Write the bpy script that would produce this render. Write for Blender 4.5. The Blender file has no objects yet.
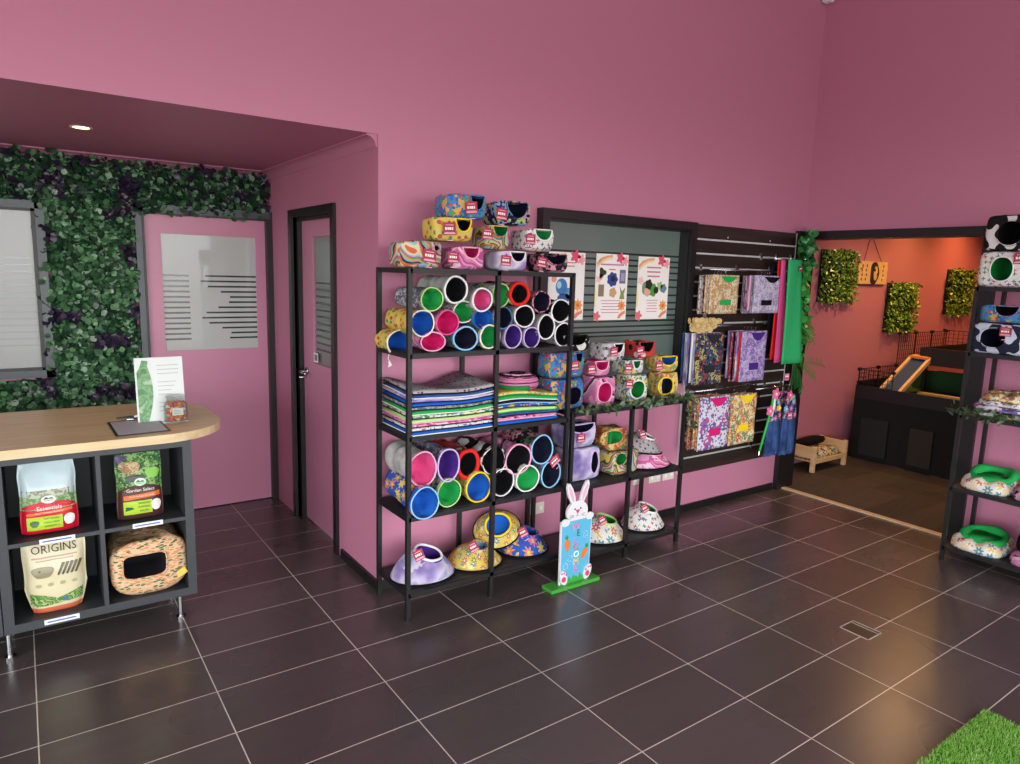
import bpy, bmesh, math, random
from mathutils import Vector, Matrix, noise
random.seed(7)
PI = math.pi
sc = bpy.context.scene
COL = sc.collection

# ------------------------------------------------------------------ camera numbers
F, YAW, PITCH, ROLL = 690.0, .617529, .15766, .029384
CAM = Vector((-1.145878, -3.056472, 1.715548))
def cam_axes():
    cy, sy = math.cos(YAW), math.sin(YAW)
    f = Vector((sy*math.cos(PITCH), cy*math.cos(PITCH), -math.sin(PITCH)))
    r = Vector((cy, -sy, 0)); u = r.cross(f)
    return r*math.cos(ROLL)+u*math.sin(ROLL), -r*math.sin(ROLL)+u*math.cos(ROLL), f
RV, UV_, FV = cam_axes()
def at(px, py, ax, v):
    """measure: where the sight line of a photo point meets a real plane of the room"""
    w = FV + RV*((px-510)/F) - UV_*((py-382)/F)
    i = 'xyz'.index(ax)
    return CAM + w*((v-CAM[i])/w[i])

# ------------------------------------------------------------------ materials
def lin(c):
    if isinstance(c, str):
        c = c.lstrip('#'); c = tuple(int(c[i:i+2], 16) for i in (0, 2, 4))
    o = []
    for v in c[:3]:
        v = v/255.0
        o.append(v/12.92 if v <= .04045 else ((v+.055)/1.055)**2.4)
    return (*o, 1.0)
def dye(c, k=.86):
    r = lin(c); g = .3*r[0]+.59*r[1]+.11*r[2]
    return tuple((g+(v-g)*k)*.82 for v in r[:3])+(1.0,)
MC = {}
def base_mat(name):
    m = bpy.data.materials.new(name); m.use_nodes = True
    nt = m.node_tree; b = nt.nodes['Principled BSDF']
    return m, nt, b
def N(nt, t, **kw):
    n = nt.nodes.new(t)
    for k, v in kw.items():
        if k.startswith('i_'): n.inputs[k[2:].replace('_', ' ')].default_value = v
        else: setattr(n, k, v)
    return n
def plain(name, col, rough=.6, metal=0, bump=0, bscale=60, coat=0, var=0, **kw):
    key = ('p', name)
    if key in MC: return MC[key]
    m, nt, b = base_mat(name)
    c = lin(col)
    b.inputs['Base Color'].default_value = c
    b.inputs['Roughness'].default_value = rough
    b.inputs['Metallic'].default_value = metal
    if coat: b.inputs['Coat Weight'].default_value = coat; b.inputs['Coat Roughness'].default_value = .05
    if 'spec' in kw: b.inputs['Specular IOR Level'].default_value = kw['spec']
    if bump or var:
        tc = N(nt, 'ShaderNodeTexCoord'); no = N(nt, 'ShaderNodeTexNoise', i_Scale=bscale, i_Detail=3.0)
        nt.links.new(tc.outputs['Object'], no.inputs['Vector'])
        if bump:
            bp = N(nt, 'ShaderNodeBump', i_Strength=bump, i_Distance=.004)
            nt.links.new(no.outputs['Fac'], bp.inputs['Height']); nt.links.new(bp.outputs['Normal'], b.inputs['Normal'])
        if var:
            mx = N(nt, 'ShaderNodeMix', data_type='RGBA')
            mx.inputs['A'].default_value = tuple(v*(1-var) for v in c[:3])+(1,)
            mx.inputs['B'].default_value = tuple(min(1, v*(1+var)) for v in c[:3])+(1,)
            nt.links.new(no.outputs['Fac'], mx.inputs['Factor']); nt.links.new(mx.outputs['Result'], b.inputs['Base Color'])
    if 'emit' in kw:
        b.inputs['Emission Color'].default_value = lin(kw.get('ecol', col)); b.inputs['Emission Strength'].default_value = kw['emit']
    MC[key] = m
    return m
def ramp(nt, cols, const=True, dyed=False):
    r = N(nt, 'ShaderNodeValToRGB')
    cr = r.color_ramp
    cr.interpolation = 'CONSTANT' if const else 'LINEAR'
    n = len(cols)
    while len(cr.elements) < n: cr.elements.new(.5)
    for i, c in enumerate(cols):
        cr.elements[i].position = i/n if const else i/(n-1)
        cr.elements[i].color = (dye if dyed else lin)(c)
    return r
def pat(name, kind, cols, s=20, rough=.85, seed=0, thr=.35, stretch=0, thr2=.5):
    """printed fabric: cols[0] is the ground colour"""
    key = ('f', name)
    if key in MC: return MC[key]
    m, nt, b = base_mat(name); L = nt.links.new
    b.inputs['Roughness'].default_value = rough
    b.inputs['Specular IOR Level'].default_value = .25
    if kind in ('spots', 'busy', 'paws') and s < 30: s *= 1.45
    uv = N(nt, 'ShaderNodeUVMap'); mp = N(nt, 'ShaderNodeMapping')
    mp.inputs['Location'].default_value = (seed*1.37, seed*.71, 0)
    if stretch: mp.inputs['Scale'].default_value = (1, stretch, 1); mp.inputs['Rotation'].default_value = (0, 0, .9)
    L(uv.outputs['UV'], mp.inputs['Vector']); V = mp.outputs['Vector']
    out = None
    if kind in ('spots', 'flower', 'busy', 'paws'):
        vo = N(nt, 'ShaderNodeTexVoronoi', voronoi_dimensions='2D', i_Scale=s, i_Randomness=.8)
        L(V, vo.inputs['Vector'])
        sep = N(nt, 'ShaderNodeSeparateColor'); L(vo.outputs['Color'], sep.inputs['Color'])
        r = ramp(nt, cols[1:], dyed=True); L(sep.outputs['Red'], r.inputs['Fac'])
        if kind == 'busy':
            vo2 = N(nt, 'ShaderNodeTexVoronoi', voronoi_dimensions='2D', i_Scale=s*2.1); L(V, vo2.inputs['Vector'])
            sp2 = N(nt, 'ShaderNodeSeparateColor'); L(vo2.outputs['Color'], sp2.inputs['Color'])
            r2 = ramp(nt, cols[::-1], dyed=True); L(sp2.outputs['Green'], r2.inputs['Fac'])
            lt = N(nt, 'ShaderNodeMath', operation='LESS_THAN'); lt.inputs[1].default_value = .38
            L(vo2.outputs['Distance'], lt.inputs[0])
            mx = N(nt, 'ShaderNodeMix', data_type='RGBA'); L(lt.outputs[0], mx.inputs['Factor'])
            L(r.outputs['Color'], mx.inputs['A']); L(r2.outputs['Color'], mx.inputs['B']); out = mx.outputs['Result']
        else:
            lt = N(nt, 'ShaderNodeMath', operation='LESS_THAN')
            L(vo.outputs['Distance'], lt.inputs[0])
            if kind in ('flower', 'paws'):
                # petals: the reach of the spot swings with the angle about its centre
                sc_ = N(nt, 'ShaderNodeVectorMath', operation='SCALE'); sc_.inputs['Scale'].default_value = s
                L(V, sc_.inputs[0])
                scp = N(nt, 'ShaderNodeVectorMath', operation='SCALE'); scp.inputs['Scale'].default_value = s
                L(vo.outputs['Position'], scp.inputs[0])
                sb = N(nt, 'ShaderNodeVectorMath', operation='SUBTRACT')
                L(V, sb.inputs[0]); L(vo.outputs['Position'], sb.inputs[1])
                sx = N(nt, 'ShaderNodeSeparateXYZ'); L(sb.outputs[0], sx.inputs[0])
                a = N(nt, 'ShaderNodeMath', operation='ARCTAN2'); L(sx.outputs['Y'], a.inputs[0]); L(sx.outputs['X'], a.inputs[1])
                mu = N(nt, 'ShaderNodeMath', operation='MULTIPLY'); mu.inputs[1].default_value = 7 if kind == 'flower' else 4; L(a.outputs[0], mu.inputs[0])
                co = N(nt, 'ShaderNodeMath', operation='COSINE'); L(mu.outputs[0], co.inputs[0])
                ma = N(nt, 'ShaderNodeMath', operation='MULTIPLY_ADD'); ma.inputs[1].default_value = .13; ma.inputs[2].default_value = thr
                L(co.outputs[0], ma.inputs[0]); L(ma.outputs[0], lt.inputs[1])
            else: lt.inputs[1].default_value = thr
            mx = N(nt, 'ShaderNodeMix', data_type='RGBA'); L(lt.outputs[0], mx.inputs['Factor'])
            mx.inputs['A'].default_value = dye(cols[0]); L(r.outputs['Color'], mx.inputs['B']); out = mx.outputs['Result']
            if kind == 'flower':
                l2 = N(nt, 'ShaderNodeMath', operation='LESS_THAN'); l2.inputs[1].default_value = .12; L(vo.outputs['Distance'], l2.inputs[0])
                m2 = N(nt, 'ShaderNodeMix', data_type='RGBA'); L(l2.outputs[0], m2.inputs['Factor']); L(out, m2.inputs['A'])
                m2.inputs['B'].default_value = dye(cols[-1]); out = m2.outputs['Result']
    elif kind in ('swirl', 'stripe'):
        wv = N(nt, 'ShaderNodeTexWave', i_Scale=s, i_Distortion=(9.0 if kind == 'swirl' else .6), i_Detail=1.0)
        wv.inputs['Detail Scale'].default_value = 1.6 if kind == 'swirl' else 1
        wv.wave_profile = 'SAW'; wv.bands_direction = 'DIAGONAL' if kind == 'swirl' else 'Y'
        L(V, wv.inputs['Vector']); r = ramp(nt, cols, dyed=True); L(wv.outputs['Color'], r.inputs['Fac']); out = r.outputs['Color']
    elif kind in ('cow', 'marble'):
        no = N(nt, 'ShaderNodeTexNoise', noise_dimensions='2D', i_Scale=s, i_Detail=(0.0 if kind == 'cow' else 2.0)); L(V, no.inputs['Vector'])
        r = ramp(nt, cols, const=(kind == 'cow'), dyed=True)
        if kind == 'cow':
            for i, e in enumerate(r.color_ramp.elements): e.position = 0 if i == 0 else thr2+.14*(i-1)
        else:
            n = len(cols)
            for i, e in enumerate(r.color_ramp.elements): e.position = .3+.4*i/(n-1)
        L(no.outputs['Fac'], r.inputs['Fac']); out = r.outputs['Color']
    L(out, b.inputs['Base Color'])
    tc = N(nt, 'ShaderNodeTexCoord'); n2 = N(nt, 'ShaderNodeTexNoise', i_Scale=22.0, i_Detail=3.0); L(tc.outputs['Object'], n2.inputs['Vector'])
    bp = N(nt, 'ShaderNodeBump', i_Strength=.5, i_Distance=.012); L(n2.outputs['Fac'], bp.inputs['Height']); L(bp.outputs['Normal'], b.inputs['Normal'])
    MC[key] = m
    return m
def fleece(name, col): return plain('fleece_'+name, col, .95, bump=.7, bscale=28, spec=.15)

# ------------------------------------------------------------------ object helpers
def tag(o, label=None, cat=None, group=None, kind=None):
    if label: o['label'] = label
    if cat: o['category'] = cat
    if group: o['group'] = group
    if kind: o['kind'] = kind
    return o
def empty(name, loc=(0, 0, 0), rz=0, label=None, cat=None, group=None):
    o = bpy.data.objects.new(name, None); o.empty_display_size = .05; COL.objects.link(o)
    o.location = loc; o.rotation_euler = (0, 0, rz)
    return tag(o, label, cat, group)
def boxuv(me):
    uvl = me.uv_layers.new(name='UVMap')
    for p in me.polygons:
        n = p.normal; ax = max(range(3), key=lambda i: abs(n[i]))
        for li in p.loop_indices:
            c = me.vertices[me.loops[li].vertex_index].co
            uvl.data[li].uv = (c.y, c.z) if ax == 0 else ((c.x, c.z) if ax == 1 else (c.x, c.y))
def obj(name, bm, mats, parent=None, smooth=False, loc=None, autouv=True, rot=None):
    me = bpy.data.meshes.new(name)
    if bm.faces: bmesh.ops.recalc_face_normals(bm, faces=bm.faces[:]) if not getattr(bm, '_keep', False) else None
    bm.to_mesh(me); bm.free()
    for m in (mats if isinstance(mats, (list, tuple)) else [mats]): me.materials.append(m)
    if smooth:
        for p in me.polygons: p.use_smooth = True
    if autouv and not me.uv_layers: boxuv(me)
    o = bpy.data.objects.new(name, me); COL.objects.link(o)
    if parent is not None: o.parent = parent
    if loc is not None: o.location = loc
    if rot is not None: o.rotation_euler = rot
    return o
def box(bm, a, b, mi=0):
    (x0, y0, z0), (x1, y1, z1) = a, b
    v = [bm.verts.new(p) for p in ((x0,y0,z0),(x1,y0,z0),(x1,y1,z0),(x0,y1,z0),(x0,y0,z1),(x1,y0,z1),(x1,y1,z1),(x0,y1,z1))]
    for f in ((0,3,2,1),(4,5,6,7),(0,1,5,4),(1,2,6,5),(2,3,7,6),(3,0,4,7)):
        bm.faces.new([v[i] for i in f]).material_index = mi
    return v
def bx(name, a, b, m, parent=None, bev=0, **kw):
    bm = bmesh.new(); box(bm, a, b)
    if bev: bmesh.ops.bevel(bm, geom=bm.edges[:], offset=bev, segments=2, affect='EDGES', profile=.5)
    return obj(name, bm, m, parent, **kw)
def tube(bm, pts, r, n=8, mi=0, cap=True):
    pts = [Vector(p) for p in pts]; rs = r if isinstance(r, (list, tuple)) else [r]*len(pts)
    rings = []
    prev = None
    for i, p in enumerate(pts):
        t = (pts[min(i+1, len(pts)-1)]-pts[max(i-1, 0)]).normalized()
        if prev is None: u = t.orthogonal().normalized()
        else: u = (prev - t*prev.dot(t)); u = u.normalized() if u.length > 1e-6 else t.orthogonal().normalized()
        prev = u; w = t.cross(u)
        rings.append([bm.verts.new(p+(u*math.cos(2*PI*k/n)+w*math.sin(2*PI*k/n))*rs[i]) for k in range(n)])
    for a, b in zip(rings, rings[1:]):
        for k in range(n): bm.faces.new((a[k], a[(k+1) % n], b[(k+1) % n], b[k])).material_index = mi
    if cap:
        bm.faces.new(rings[0][::-1]).material_index = mi; bm.faces.new(rings[-1]).material_index = mi
def loft(bm, rings, close0=False, close1=False, cyc=True, uvs=None, mi=0):
    R = [[bm.verts.new(p) for p in r] for r in rings]
    n = len(R[0]); fs = []
    uvl = bm.loops.layers.uv.verify() if uvs else None
    for i in range(len(R)-1):
        for k in range(n if cyc else n-1):
            k2 = (k+1) % n
            try: f = bm.faces.new((R[i][k], R[i][k2], R[i+1][k2], R[i+1][k]))
            except ValueError: continue
            f.material_index = mi; f.smooth = True; fs.append(f)
            if uvs:
                U = uvs(i, k), uvs(i, k+1), uvs(i+1, k+1), uvs(i+1, k)
                for l, q in zip(f.loops, U): l[uvl].uv = q
    if close0: bm.faces.new(R[0][::-1])
    if close1: bm.faces.new(R[-1])
    return R
def prism(bm, pts, y0, y1, mi=0, axis='y'):
    f = (lambda a, b, c: (a, c, b)) if axis == 'y' else ((lambda a, b, c: (a, b, c)) if axis == 'z' else (lambda a, b, c: (c, a, b)))
    A = [bm.verts.new(f(a, b, y0)) for a, b in pts]; B = [bm.verts.new(f(a, b, y1)) for a, b in pts]
    n = len(pts)
    bm.faces.new(A).material_index = mi; bm.faces.new(B[::-1]).material_index = mi
    for i in range(n): bm.faces.new((A[i], B[i], B[(i+1) % n], A[(i+1) % n])).material_index = mi
def ell(cx, cy, rx, ry, n=20, a0=0):
    return [(cx+rx*math.cos(2*PI*i/n+a0), cy+ry*math.sin(2*PI*i/n+a0)) for i in range(n)]
def supe(a, e):   # superellipse radius 1 at angle a
    c, s = abs(math.cos(a)), abs(math.sin(a))
    return 1.0/((c**e+s**e)**(1.0/e))
def text(name, s, size, m, parent, loc, rot=(PI/2, 0, 0), depth=.0006, sx=1, warp=None, align='CENTER'):
    cu = bpy.data.curves.new(name, 'FONT'); cu.body = s; cu.size = size; cu.extrude = depth; cu.align_x = align; cu.align_y = 'CENTER'
    cu.resolution_u = 2
    t = bpy.data.objects.new(name, cu); COL.objects.link(t)
    me = bpy.data.meshes.new_from_object(t.evaluated_get(bpy.context.evaluated_depsgraph_get()))
    bpy.data.objects.remove(t); bpy.data.curves.remove(cu)
    me.name = name; me.materials.clear(); me.materials.append(m)
    Rm = Matrix.Rotation(rot[2], 4, 'Z') @ Matrix.Rotation(rot[1], 4, 'Y') @ Matrix.Rotation(rot[0], 4, 'X')
    for v in me.vertices:
        v.co.x *= sx
        p = Rm @ v.co + Vector(loc)
        if warp: p = warp(p)
        v.co = p
    o = bpy.data.objects.new(name, me); COL.objects.link(o); o.parent = parent
    return o

# ------------------------------------------------------------------ palette
BLK = plain('black_powder_coated_steel', '#1b1b1d', .45, metal=.2)
BLKW = plain('black_painted_timber', '#161517', .4, bump=.15, bscale=30)
SHELF = plain('charcoal_shelf_board', '#26262a', .5)
CHROME = plain('chrome', '#c9ccd0', .18, metal=1)
ALU = plain('brushed_aluminium', '#d9dadb', .35, metal=.15)
PAPER = plain('white_paper', '#f2efec', .7)
WHITE = plain('white_plastic', '#e9e9ea', .4)
TAGM = plain('maroon_card', '#a02a4a', .55)
TAGP = plain('pink_card_print', '#e9a9b8', .6)
TAGW = plain('white_card_print', '#f5efe6', .6)
PINK = plain('pink_wall_paint', '#bc7994', .5, bump=.04, bscale=90, spec=.45)
PINKD = plain('pink_door_paint', '#c5839f', .35, spec=.45)
navy = fleece('navy', '#14182e'); black = fleece('black', '#101014'); blue = fleece('blue', '#1d5cb6'); green = fleece('green', '#26a553')
dgreen = fleece('deep_green', '#168a3c'); magenta = fleece('magenta', '#d01f72'); hot = fleece('hot_pink', '#d9528e'); purple = fleece('purple', '#45277e')
yellow = fleece('yellow', '#f0cf28'); red = fleece('red', '#d92a24'); cream = fleece('cream', '#e9e3d6'); white = fleece('white', '#e6e6e8'); lilac = fleece('lilac', '#c9b2e2')
skyb = fleece('sky_blue', '#8cc4ea'); charc = fleece('charcoal', '#2a2a30'); pinkl = fleece('pale_pink', '#eea9c8'); orange = fleece('orange', '#e2622c'); lime = fleece('lime', '#b6dc8a')

p_whitepaw = pat('white_cotton_with_coloured_paws', 'paws', ['#eceae6', '#3f78b8', '#c93c50', '#3c8a52', '#7a4aa0'], 22, thr=.24)
p_greypaw = pat('grey_cotton_with_small_paws', 'spots', ['#b4b0b4', '#4a4a50', '#7a7480'], 30, thr=.2)
p_grey = pat('pale_grey_wrinkled_cotton', 'marble', ['#b8bab8', '#cdcfcc', '#a9aba9'], 9)
p_yellow = pat('yellow_cotton_with_birds', 'spots', ['#e8cb3e', '#d98a2a', '#4f9a58', '#d8d060', '#c95040'], 20, thr=.3)
p_yflower = pat('yellow_cotton_with_small_flowers', 'flower', ['#e6c63a', '#d8622e', '#3f86b4', '#c94a78', '#5a9a4a', '#f4e9a0'], 26, thr=.3)
p_bflower = pat('blue_cotton_with_big_daisies', 'flower', ['#2458c4', '#e070a8', '#e8c04a', '#f08a50', '#c9a050', '#f0d040'], 15, thr=.34)
p_pink = pat('pink_swirl_cotton', 'swirl', ['#e487bd', '#f4bcd8', '#2a1830', '#d8509a', '#efa0cc', '#e070b0'], 3.2)
p_pink2 = pat('pink_marbled_cotton', 'swirl', ['#e77bb8', '#f7cfe4', '#dd5aa5', '#f099cb', '#c94a96'], 4.5, seed=3)
p_rainbow = pat('rainbow_wave_cotton', 'swirl', ['#e8d9a8', '#e06a3a', '#3a3a40', '#7ab8c8', '#e8a04a', '#6aa84a', '#d84a8a', '#8acbe0'], 5.0, seed=1)
p_lilac = pat('lilac_and_white_marble_cotton', 'marble', ['#8a72c8', '#a994d8', '#e9e6f4', '#c9bce6'], 6)
p_lilacd = pat('lavender_cloud_cotton', 'marble', ['#7e6ab8', '#b4a4da', '#dcd4ee', '#8e9ad0'], 7, seed=5)
p_cow = pat('black_and_white_cow_print', 'cow', ['#141416', '#ecebe8'], 14, thr2=.56)
p_blueprint = pat('blue_comic_print_cotton', 'busy', ['#3a8ad0', '#3a8ad0', '#2f6ab8', '#e8b03a', '#2f6ab8', '#3a8ad0', '#d84a3a', '#3a8ad0', '#58a858'], 18)
p_navyprint = pat('navy_print_cotton', 'busy', ['#202a5a', '#2a3a6a', '#7ab0d8', '#1a1a3a', '#d88ab8', '#16204a', '#b8d060'], 16)
p_navystar = pat('navy_cotton_with_pale_moons', 'cow', ['#1d2440', '#c8d4ea'], 16, seed=2)
p_redprint = pat('red_print_cotton', 'spots', ['#d8322a', '#1a1a1c', '#e8e0d8', '#d8322a'], 12, thr=.3)
p_greywhite = pat('grey_and_white_print_cotton', 'spots', ['#c8c4c8', '#8a868e', '#e9e6ea', '#4a464e'], 22, thr=.3)
p_floral = pat('black_and_pink_floral_cotton', 'busy', ['#2a2030', '#d86a92', '#1e1a24', '#e89ab0', '#3a6a4a', '#241c2a'], 13)
p_dino = pat('white_cotton_with_bright_clouds', 'flower', ['#eae8e2', '#e07a4a', '#e8c83a', '#4a9ab0', '#d84a5a', '#eae8e2', '#f0d8a0'], 17, thr=.36)
p_wgreen = pat('white_cotton_with_green_leaves', 'busy', ['#e9e8e2', '#e9e8e2', '#5a8a9a', '#e8d84a', '#eeeeea', '#4a8a5a', '#c9d0e0'], 18)
p_yprint = pat('yellow_patch_cotton', 'busy', ['#ecd24a', '#e8c83a', '#f2e08a', '#d8a03a', '#efd85a', '#d86a4a', '#8ab06a'], 14)
p_orange = pat('orange_floral_cotton', 'busy', ['#e8a84a', '#d8703a', '#e8c06a', '#c94a3a', '#e8b84a', '#5a9a4a'], 18)
p_multi = pat('multicolour_wave_cotton', 'swirl', ['#d8c890', '#3a8aa0', '#e07a3a', '#3a6a3a', '#e8d04a', '#8ac8d8', '#c94a4a'], 6.0, seed=8)
p_carrot = pat('peach_cotton_with_carrots', 'spots', ['#e2bf92', '#dd8a50', '#46703a', '#e09a5c', '#e6c090', '#dd8a50'], 29, thr=.42, stretch=2.6)
p_greyprint = pat('grey_cotton_with_leaf_print', 'busy', ['#9aa0a4', '#b8bcc0', '#5a6a80', '#c9ccd0', '#8a9098', '#7a6a80'], 22)
p_purplegrey = pat('grey_violet_print_cotton', 'busy', ['#8a86a0', '#75708e', '#9a96b0', '#b0a8c4', '#6a6488'], 20)
p_denim = pat('denim_blue_fleece', 'marble', ['#24427c', '#3560a8', '#1f3768'], 5)
p_tan = pat('tan_cotton_with_white_flowers', 'busy', ['#d8b480', '#cfa468', '#e8d0a8', '#c9985a', '#efe0c0'], 30)
p_lav = pat('pale_lavender_speckled_cotton', 'busy', ['#c4b4d8', '#d4c8e4', '#b0a0c8', '#dcd4ea', '#a898c4'], 34)
p_darkmul = pat('dark_floral_cotton', 'busy', ['#20242e', '#2c5a7a', '#a83a3a', '#1c2430', '#b8b060', '#243a5a', '#5a3a6a'], 20)
p_purfl = pat('purple_flower_cotton', 'busy', ['#b49ad8', '#9a7cc8', '#d0bce8', '#c4a8dc', '#8a68b8'], 26)
p_pinkuni = pat('white_cotton_with_pink_and_violet_shapes', 'busy', ['#e4e0f0', '#e4dcee', '#c94a98', '#8a6ac0', '#dfe0f4', '#5a5a9a', '#efe6ee'], 15)
p_ymulti = pat('yellow_orange_floral_cotton', 'busy', ['#e8c84a', '#e08a3a', '#c94a5a', '#f0e0a0', '#5a9a7a', '#e8a83a', '#eeeac0'], 32)
p_bib = pat('navy_cotton_with_pink_flowers', 'flower', ['#2a3a78', '#e874a8', '#e8d04a', '#7ac0e0', '#e05a8a', '#e8e0a0'], 18, thr=.4)
p_redstripe = pat('crimson_striped_edge_cotton', 'busy', ['#c02848', '#d84a68', '#e8b0b8', '#801a38'], 22)

# ------------------------------------------------------------------ room
def struct(name, bm, m, parent=None, **kw):
    o = obj(name, bm, m, parent, **kw)
    if parent is None: o['kind'] = 'structure'
    return o
H = 4.6
WORLD, PANEL, SPOT, EXPO = 10.0, 1.0, 72.0, 0.0
def tile_mat():
    m, nt, b = base_mat('dark_porcelain_floor_tiles'); L = nt.links.new
    g = N(nt, 'ShaderNodeNewGeometry'); mp = N(nt, 'ShaderNodeMapping'); mp.inputs['Location'].default_value = (6.0, 9.0, 0)
    L(g.outputs['Position'], mp.inputs['Vector'])
    br = N(nt, 'ShaderNodeTexBrick', offset=0.0, squash=1.0)
    for k, v in (('Scale', 1.0), ('Brick Width', .6), ('Row Height', .3), ('Mortar Size', .0022), ('Mortar Smooth', 0.1), ('Bias', 0.0)): br.inputs[k].default_value = v
    br.inputs['Color1'].default_value = lin('#484141'); br.inputs['Color2'].default_value = lin('#524a4a'); br.inputs['Mortar'].default_value = lin('#cfc7be')
    L(mp.outputs['Vector'], br.inputs['Vector'])
    no = N(nt, 'ShaderNodeTexNoise', i_Scale=3.0, i_Detail=2.5); ms = N(nt, 'ShaderNodeMapping'); ms.inputs['Scale'].default_value = (1, 5, 1)
    L(g.outputs['Position'], ms.inputs['Vector']); L(ms.outputs['Vector'], no.inputs['Vector'])
    mr = N(nt, 'ShaderNodeMapRange'); mr.inputs['To Min'].default_value = .86; mr.inputs['To Max'].default_value = 1.14
    L(no.outputs['Fac'], mr.inputs['Value'])
    mx = N(nt, 'ShaderNodeVectorMath', operation='SCALE'); L(br.outputs['Color'], mx.inputs[0]); L(mr.outputs['Result'], mx.inputs['Scale'])
    L(mx.outputs[0], b.inputs['Base Color'])
    n2 = N(nt, 'ShaderNodeTexNoise', i_Scale=2.0, i_Detail=1.0); L(g.outputs['Position'], n2.inputs['Vector'])
    m2 = N(nt, 'ShaderNodeMapRange'); m2.inputs['To Min'].default_value = .24; m2.inputs['To Max'].default_value = .32
    L(n2.outputs['Fac'], m2.inputs['Value']); L(m2.outputs['Result'], b.inputs['Roughness'])
    b.inputs['Specular IOR Level'].default_value = .8
    return m
def carpet_mat():
    m, nt, b = base_mat('dark_brown_plank_carpet'); L = nt.links.new
    g = N(nt, 'ShaderNodeNewGeometry')
    br = N(nt, 'ShaderNodeTexBrick', offset=0.37, squash=1.0); mp = N(nt, 'ShaderNodeMapping'); mp.inputs['Rotation'].default_value = (0, 0, .0)
    L(g.outputs['Position'], mp.inputs['Vector']); L(mp.outputs['Vector'], br.inputs['Vector'])
    for k, v in (('Scale', 1.0), ('Brick Width', 1.0), ('Row Height', .25), ('Mortar Size', .0), ('Bias', 0.0)): br.inputs[k].default_value = v
    br.inputs['Color1'].default_value = lin('#362f2b'); br.inputs['Color2'].default_value = lin('#4a413b')
    no = N(nt, 'ShaderNodeTexNoise', i_Scale=9.0, i_Detail=8.0); ms = N(nt, 'ShaderNodeMapping'); ms.inputs['Scale'].default_value = (.6, 5, 1)
    L(g.outputs['Position'], ms.inputs['Vector']); L(ms.outputs['Vector'], no.inputs['Vector'])
    mr = N(nt, 'ShaderNodeMapRange'); mr.inputs['To Min'].default_value = .5; mr.inputs['To Max'].default_value = 1.5; L(no.outputs['Fac'], mr.inputs['Value'])
    mx = N(nt, 'ShaderNodeVectorMath', operation='SCALE'); L(br.outputs['Color'], mx.inputs[0]); L(mr.outputs['Result'], mx.inputs['Scale'])
    L(mx.outputs[0], b.inputs['Base Color']); b.inputs['Roughness'].default_value = .95
    return m
bm = bmesh.new(); box(bm, (-5.2, -6.3, -.1), (4.0, 2.2, 0)); struct('floor', bm, tile_mat())
bm = bmesh.new(); box(bm, (4.0, -3.2, -.1), (9.4, .7, .004)); struct('floor_carpet', bm, carpet_mat())
bm = bmesh.new(); box(bm, (-5.2, -6.3, H), (4.3, .4, H+.1)); struct('ceiling', bm, plain('ceiling_paint', '#e8e4e4', .8))
bm = bmesh.new(); box(bm, (-3.2, .34, 2.36), (.33, 2.2, 2.46)); struct('ceiling_alcove', bm, PINK)
WX0, WX1, WZ0, WZ1 = 1.36, 2.62, 1.02, 2.05      # window hole in the back wall
YA = .19
bm = bmesh.new()
box(bm, (-5.2, YA, 2.36), (WX0, YA+.15, H)); box(bm, (.33, YA, 0), (WX0, YA+.15, 2.36))
box(bm, (WX0, YA, 0), (WX1, YA+.15, WZ0)); box(bm, (WX0, YA, WZ1), (WX1, YA+.15, H)); box(bm, (WX1, YA, 0), (4.1, YA+.15, H))
box(bm, (-5.2, YA, 0), (-3.1, YA+.15, 2.36))
struct('wall_back', bm, PINK)
DY0, DY1 = .80, 1.50
bm = bmesh.new()
box(bm, (.33, YA+.15, 0), (.45, DY0, 2.36)); box(bm, (.33, DY1, 0), (.45, 2.04, 2.36)); box(bm, (.33, DY0, 2.02), (.45, DY1, 2.36))
struct('wall_return', bm, PINK)
bm = bmesh.new(); box(bm, (-3.2, 2.04, 0), (.5, 2.2, 2.46)); struct('wall_alcove', bm, PINK)
bm = bmesh.new(); box(bm, (-3.2, YA+.15, 0), (-3.1, 2.04, 2.46)); struct('wall_alcove_side', bm, PINK)
OY1 = -1.09
bm = bmesh.new()
box(bm, (4.0, -6.3, 0), (4.12, OY1-.07, H)); box(bm, (4.0, OY1-.07, 2.1), (4.12, YA, H)); box(bm, (4.1, YA, 0), (4.12, .55, 2.7))
struct('wall_right', bm, PINK)
bm = bmesh.new(); box(bm, (-5.2, -6.3, 0), (-5.1, YA, .25)); box(bm, (-5.2, -6.3, 2.65), (-5.1, YA, H)); box(bm, (-5.2, -1.0, .25), (-5.1, YA, 2.65))
for y in (-6.3, -4.7, -2.9): box(bm, (-5.2, y, .25), (-5.1, y+.2, 2.65))
struct('wall_left', bm, PINK)
# shop front behind the photographer: piers, sill and head around four big openings
bm = bmesh.new()
box(bm, (-5.2, -6.4, 0), (4.1, -6.25, .25)); box(bm, (-5.2, -6.4, 2.65), (4.1, -6.25, H))
for x in (-5.2, -2.9, -.6, 1.7, 3.8): box(bm, (x, -6.4, .25), (x+.2, -6.25, 2.65))
struct('wall_front', bm, plain('front_wall_paint', '#8a8488', .7))
# side room
bm = bmesh.new(); box(bm, (4.1, .55, 0), (9.4, .7, 2.7)); struct('wall_side_room', bm, PINK)
bm = bmesh.new(); box(bm, (9.3, -3.2, 0), (9.4, .55, 2.7)); struct('wall_side_room_end', bm, PINK)
bm = bmesh.new(); box(bm, (4.12, -3.2, 0), (9.4, -3.1, 2.7)); struct('wall_side_room_near', bm, PINK)
bm = bmesh.new(); box(bm, (4.12, -3.2, 2.7), (9.4, .7, 2.8)); struct('ceiling_side_room', bm, plain('side_ceiling_paint', '#c9b4bc', .8))
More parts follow.
